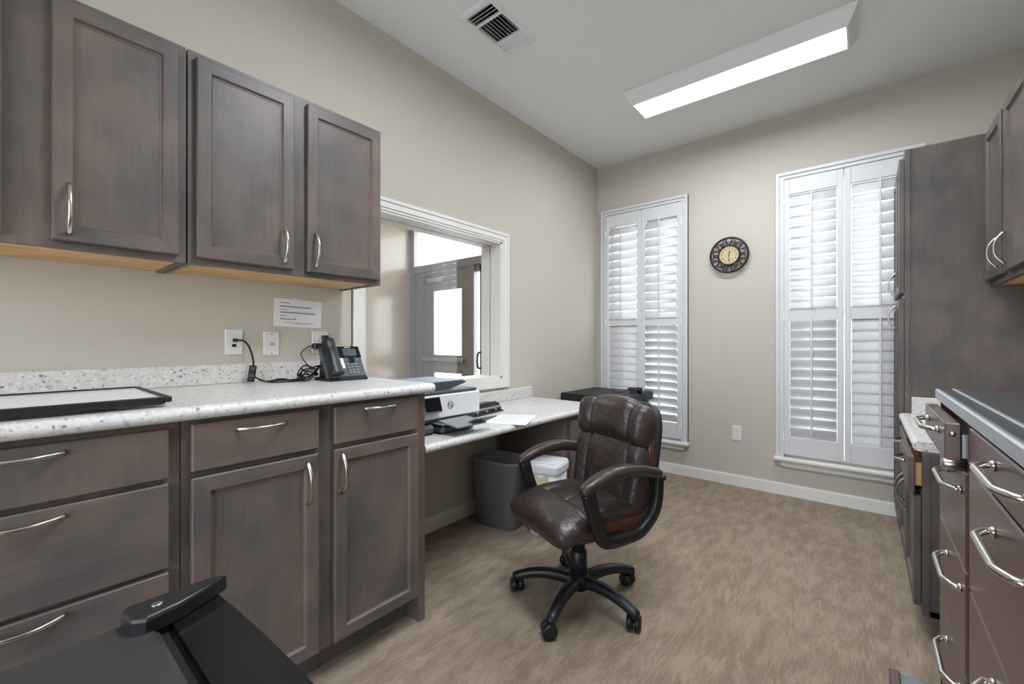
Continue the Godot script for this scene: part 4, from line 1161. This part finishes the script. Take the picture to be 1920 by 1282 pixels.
func clock() -> void:
	var t := thing("wall_clock", "round black scrollwork wall clock between the two windows", "clock", Vector3(1.148, 1.776, BACK + 0.002))
	part(t, "outer_ring", torus(0.124, 0.14), M.clock_iron, Vector3(0, 0, 0.03), Vector3(90, 0, 0))
	part(t, "inner_ring", torus(0.068, 0.082), M.clock_iron, Vector3(0, 0, 0.03), Vector3(90, 0, 0))
	part(t, "movement", lathe([[0.06, 0.0], [0.07, 0.004], [0.07, 0.028]], 40), M.clock_iron, Vector3.ZERO, Vector3(90, 0, 0))
	part(t, "dial", lathe([[0.0695, 0.026], [0.0695, 0.0295]], 48, false), M.clock_face, Vector3.ZERO, Vector3(90, 0, 0))
	for k in 12:
		var n := Node3D.new()
		n.name = "scroll"
		t.add_child(n, true)
		n.rotation_degrees.z = k * 30.0 + 15.0
		var sgn := 1.0 if k % 2 else -1.0
		var pts := []
		for i in 22:
			var f := i / 21.0
			var a := f * 4.6 - 0.6
			var r := 0.020 * (1.0 - f * 0.72)
			pts.append(Vector3(sgn * r * cos(a), 0.103 + r * sin(a) * 1.05, 0.032))
		part(n, "curl", sweep(pts, Vector2(0.0055, 0.0035), 8), M.clock_iron if k % 3 else M.clock_pewter)
		part(n, "stem", sweep(smooth_path([Vector3(-sgn * 0.018, 0.078, 0.031), Vector3(-sgn * 0.010, 0.10, 0.033), Vector3(-sgn * 0.016, 0.128, 0.031)]), Vector2(0.006, 0.0035), 8), M.clock_iron)
		part(n, "leaf", cushion(Vector3(0.010, 0.020, 0.004), 1.0, 0.9, Vector3.ZERO, 12, 6), M.clock_pewter, Vector3(sgn * 0.022, 0.092, 0.031), Vector3(0, 0, -sgn * 35))
	var font := SystemFont.new()
	font.font_names = ["Droid Serif"]
	for k in 12:
		var tm := TextMesh.new()
		tm.font = font
		tm.text = str(k + 1)
		tm.font_size = 18
		tm.pixel_size = 0.00115
		tm.depth = 0.0008
		var a := deg_to_rad(90.0 - 30.0 * (k + 1))
		part(t, "numeral", tm, M.clock_iron, Vector3(cos(a) * 0.053, sin(a) * 0.053, 0.0298))
	# half past twelve
	for h in [[-12.0, 0.032, 0.005], [180.0, 0.046, 0.004]]:
		part(t, "hand", extrude([Vector2(-h[2] * 0.5, -0.008), Vector2(h[2] * 0.5, -0.008), Vector2(h[2] * 0.4, h[1] * 0.7), Vector2(h[2] * 1.3, h[1] * 0.78), Vector2(0, h[1]), Vector2(-h[2] * 1.3, h[1] * 0.78), Vector2(-h[2] * 0.4, h[1] * 0.7)], 0.001), M.clock_iron, Vector3(0, 0, 0.031), Vector3(0, 0, h[0]))

func vent() -> void:
	var t := thing("ceiling_vent", "white louvred air vent in the ceiling", "vent", Vector3(0.489, CEIL, -1.667))
	var hx := 0.107
	var hz := 0.186
	var ix := 0.082
	var iz := 0.155
	part(t, "duct", boxes_mesh([[Vector3(-ix - 0.003, 0, -iz - 0.003), Vector3(-ix, 0.6, iz + 0.003)], [Vector3(ix, 0, -iz - 0.003), Vector3(ix + 0.003, 0.6, iz + 0.003)], [Vector3(-ix, 0, -iz - 0.003), Vector3(ix, 0.6, -iz)], [Vector3(-ix, 0, iz), Vector3(ix, 0.6, iz + 0.003)], [Vector3(-ix - 0.003, 0.6, -iz - 0.003), Vector3(ix + 0.003, 0.603, iz + 0.003)]]), M.galvanised)
	var rings := []
	for o in [[hx, hz, 0.0], [hx, hz, -0.004], [hx - 0.010, hz - 0.010, -0.013], [ix + 0.002, iz + 0.002, -0.013], [ix, iz, -0.002], [ix, iz, 0.0]]:
		rings.append([Vector3(-o[0], o[2], -o[1]), Vector3(o[0], o[2], -o[1]), Vector3(o[0], o[2], o[1]), Vector3(-o[0], o[2], o[1])])
	part(t, "frame", skin(rings, false, false, true), M.white_plastic)
	# near bank: blades across, middle bank: blades lengthwise, far bank: shut blades
	for i in 4: part(t, "blade", box_mesh(Vector3(ix * 2, 0.0015, 0.013)), M.ceiling_paint, Vector3(0, -0.0075, iz - 0.008 - i * 0.02), Vector3(42, 0, 0))
	bx(t, "divider", M.ceiling_paint, Vector3(-ix, -0.012, 0.072), Vector3(ix, -0.001, 0.082))
	for i in 8: part(t, "blade", box_mesh(Vector3(0.0085, 0.0015, 0.148)), M.ceiling_paint, Vector3(-ix + 0.011 + i * 0.0205, -0.0075, -0.002), Vector3(0, 0, -52))
	bx(t, "divider", M.ceiling_paint, Vector3(-ix, -0.012, -0.084), Vector3(ix, -0.001, -0.076))
	for i in 4: part(t, "blade", box_mesh(Vector3(ix * 2, 0.0015, 0.020)), M.white_plastic, Vector3(0, -0.0065, -0.092 - i * 0.018), Vector3(-28, 0, 0))

func back_outlet() -> void:
	var t := thing("wall_plate", "white duplex outlet on the end wall below the clock", "outlet", Vector3(1.1975, 0.405, BACK), 0)
	bx(t, "plate", M.ivory_plastic, Vector3(-0.034, -0.057, 0), Vector3(0.034, 0.057, 0.006), 0.003)
	for s in [-1, 1]:
		var k := bx(t, "socket", M.white_plastic, Vector3(-0.017, s * 0.021 - 0.014, 0.004), Vector3(0.017, s * 0.021 + 0.014, 0.0075), 0.003)
		for x in [-0.006, 0.006]: bx(k, "slot", M.socket_black, Vector3(x - 0.001, 0.0, 0.001), Vector3(x + 0.001, 0.008, 0.0022))
		bx(k, "slot", M.socket_black, Vector3(-0.002, -0.009, 0.001), Vector3(0.002, -0.005, 0.0022))

func _ready() -> void:
	camera_and_light()
	materials()
	ceiling_light("long lit ceiling light with sloped white housing above the chair", 0.736, 1.93, -2.925, -2.63, 1.25)
	ceiling_light("added unseen ceiling light brightening the lobby beyond the interior window", -2.2, -1.0, -1.95, -1.655, 0.9)  # added out of view to lift the lobby brightness
	ceiling_light("added unseen ceiling light filling the camera end of the office", 1.0, 2.194, -1.25, -0.955, 2.2)  # added out of view, stands in for flash bounced off the ceiling
	shell()
	interior_window()
	lobby()
	windows()
	left_cabinets()
	desk()
	right_cabinets()
	red_cabinets()
	fridge()
	chair()
	printer()
	counter_things()
	floor_things()
	clock()
	vent()
	back_outlet()
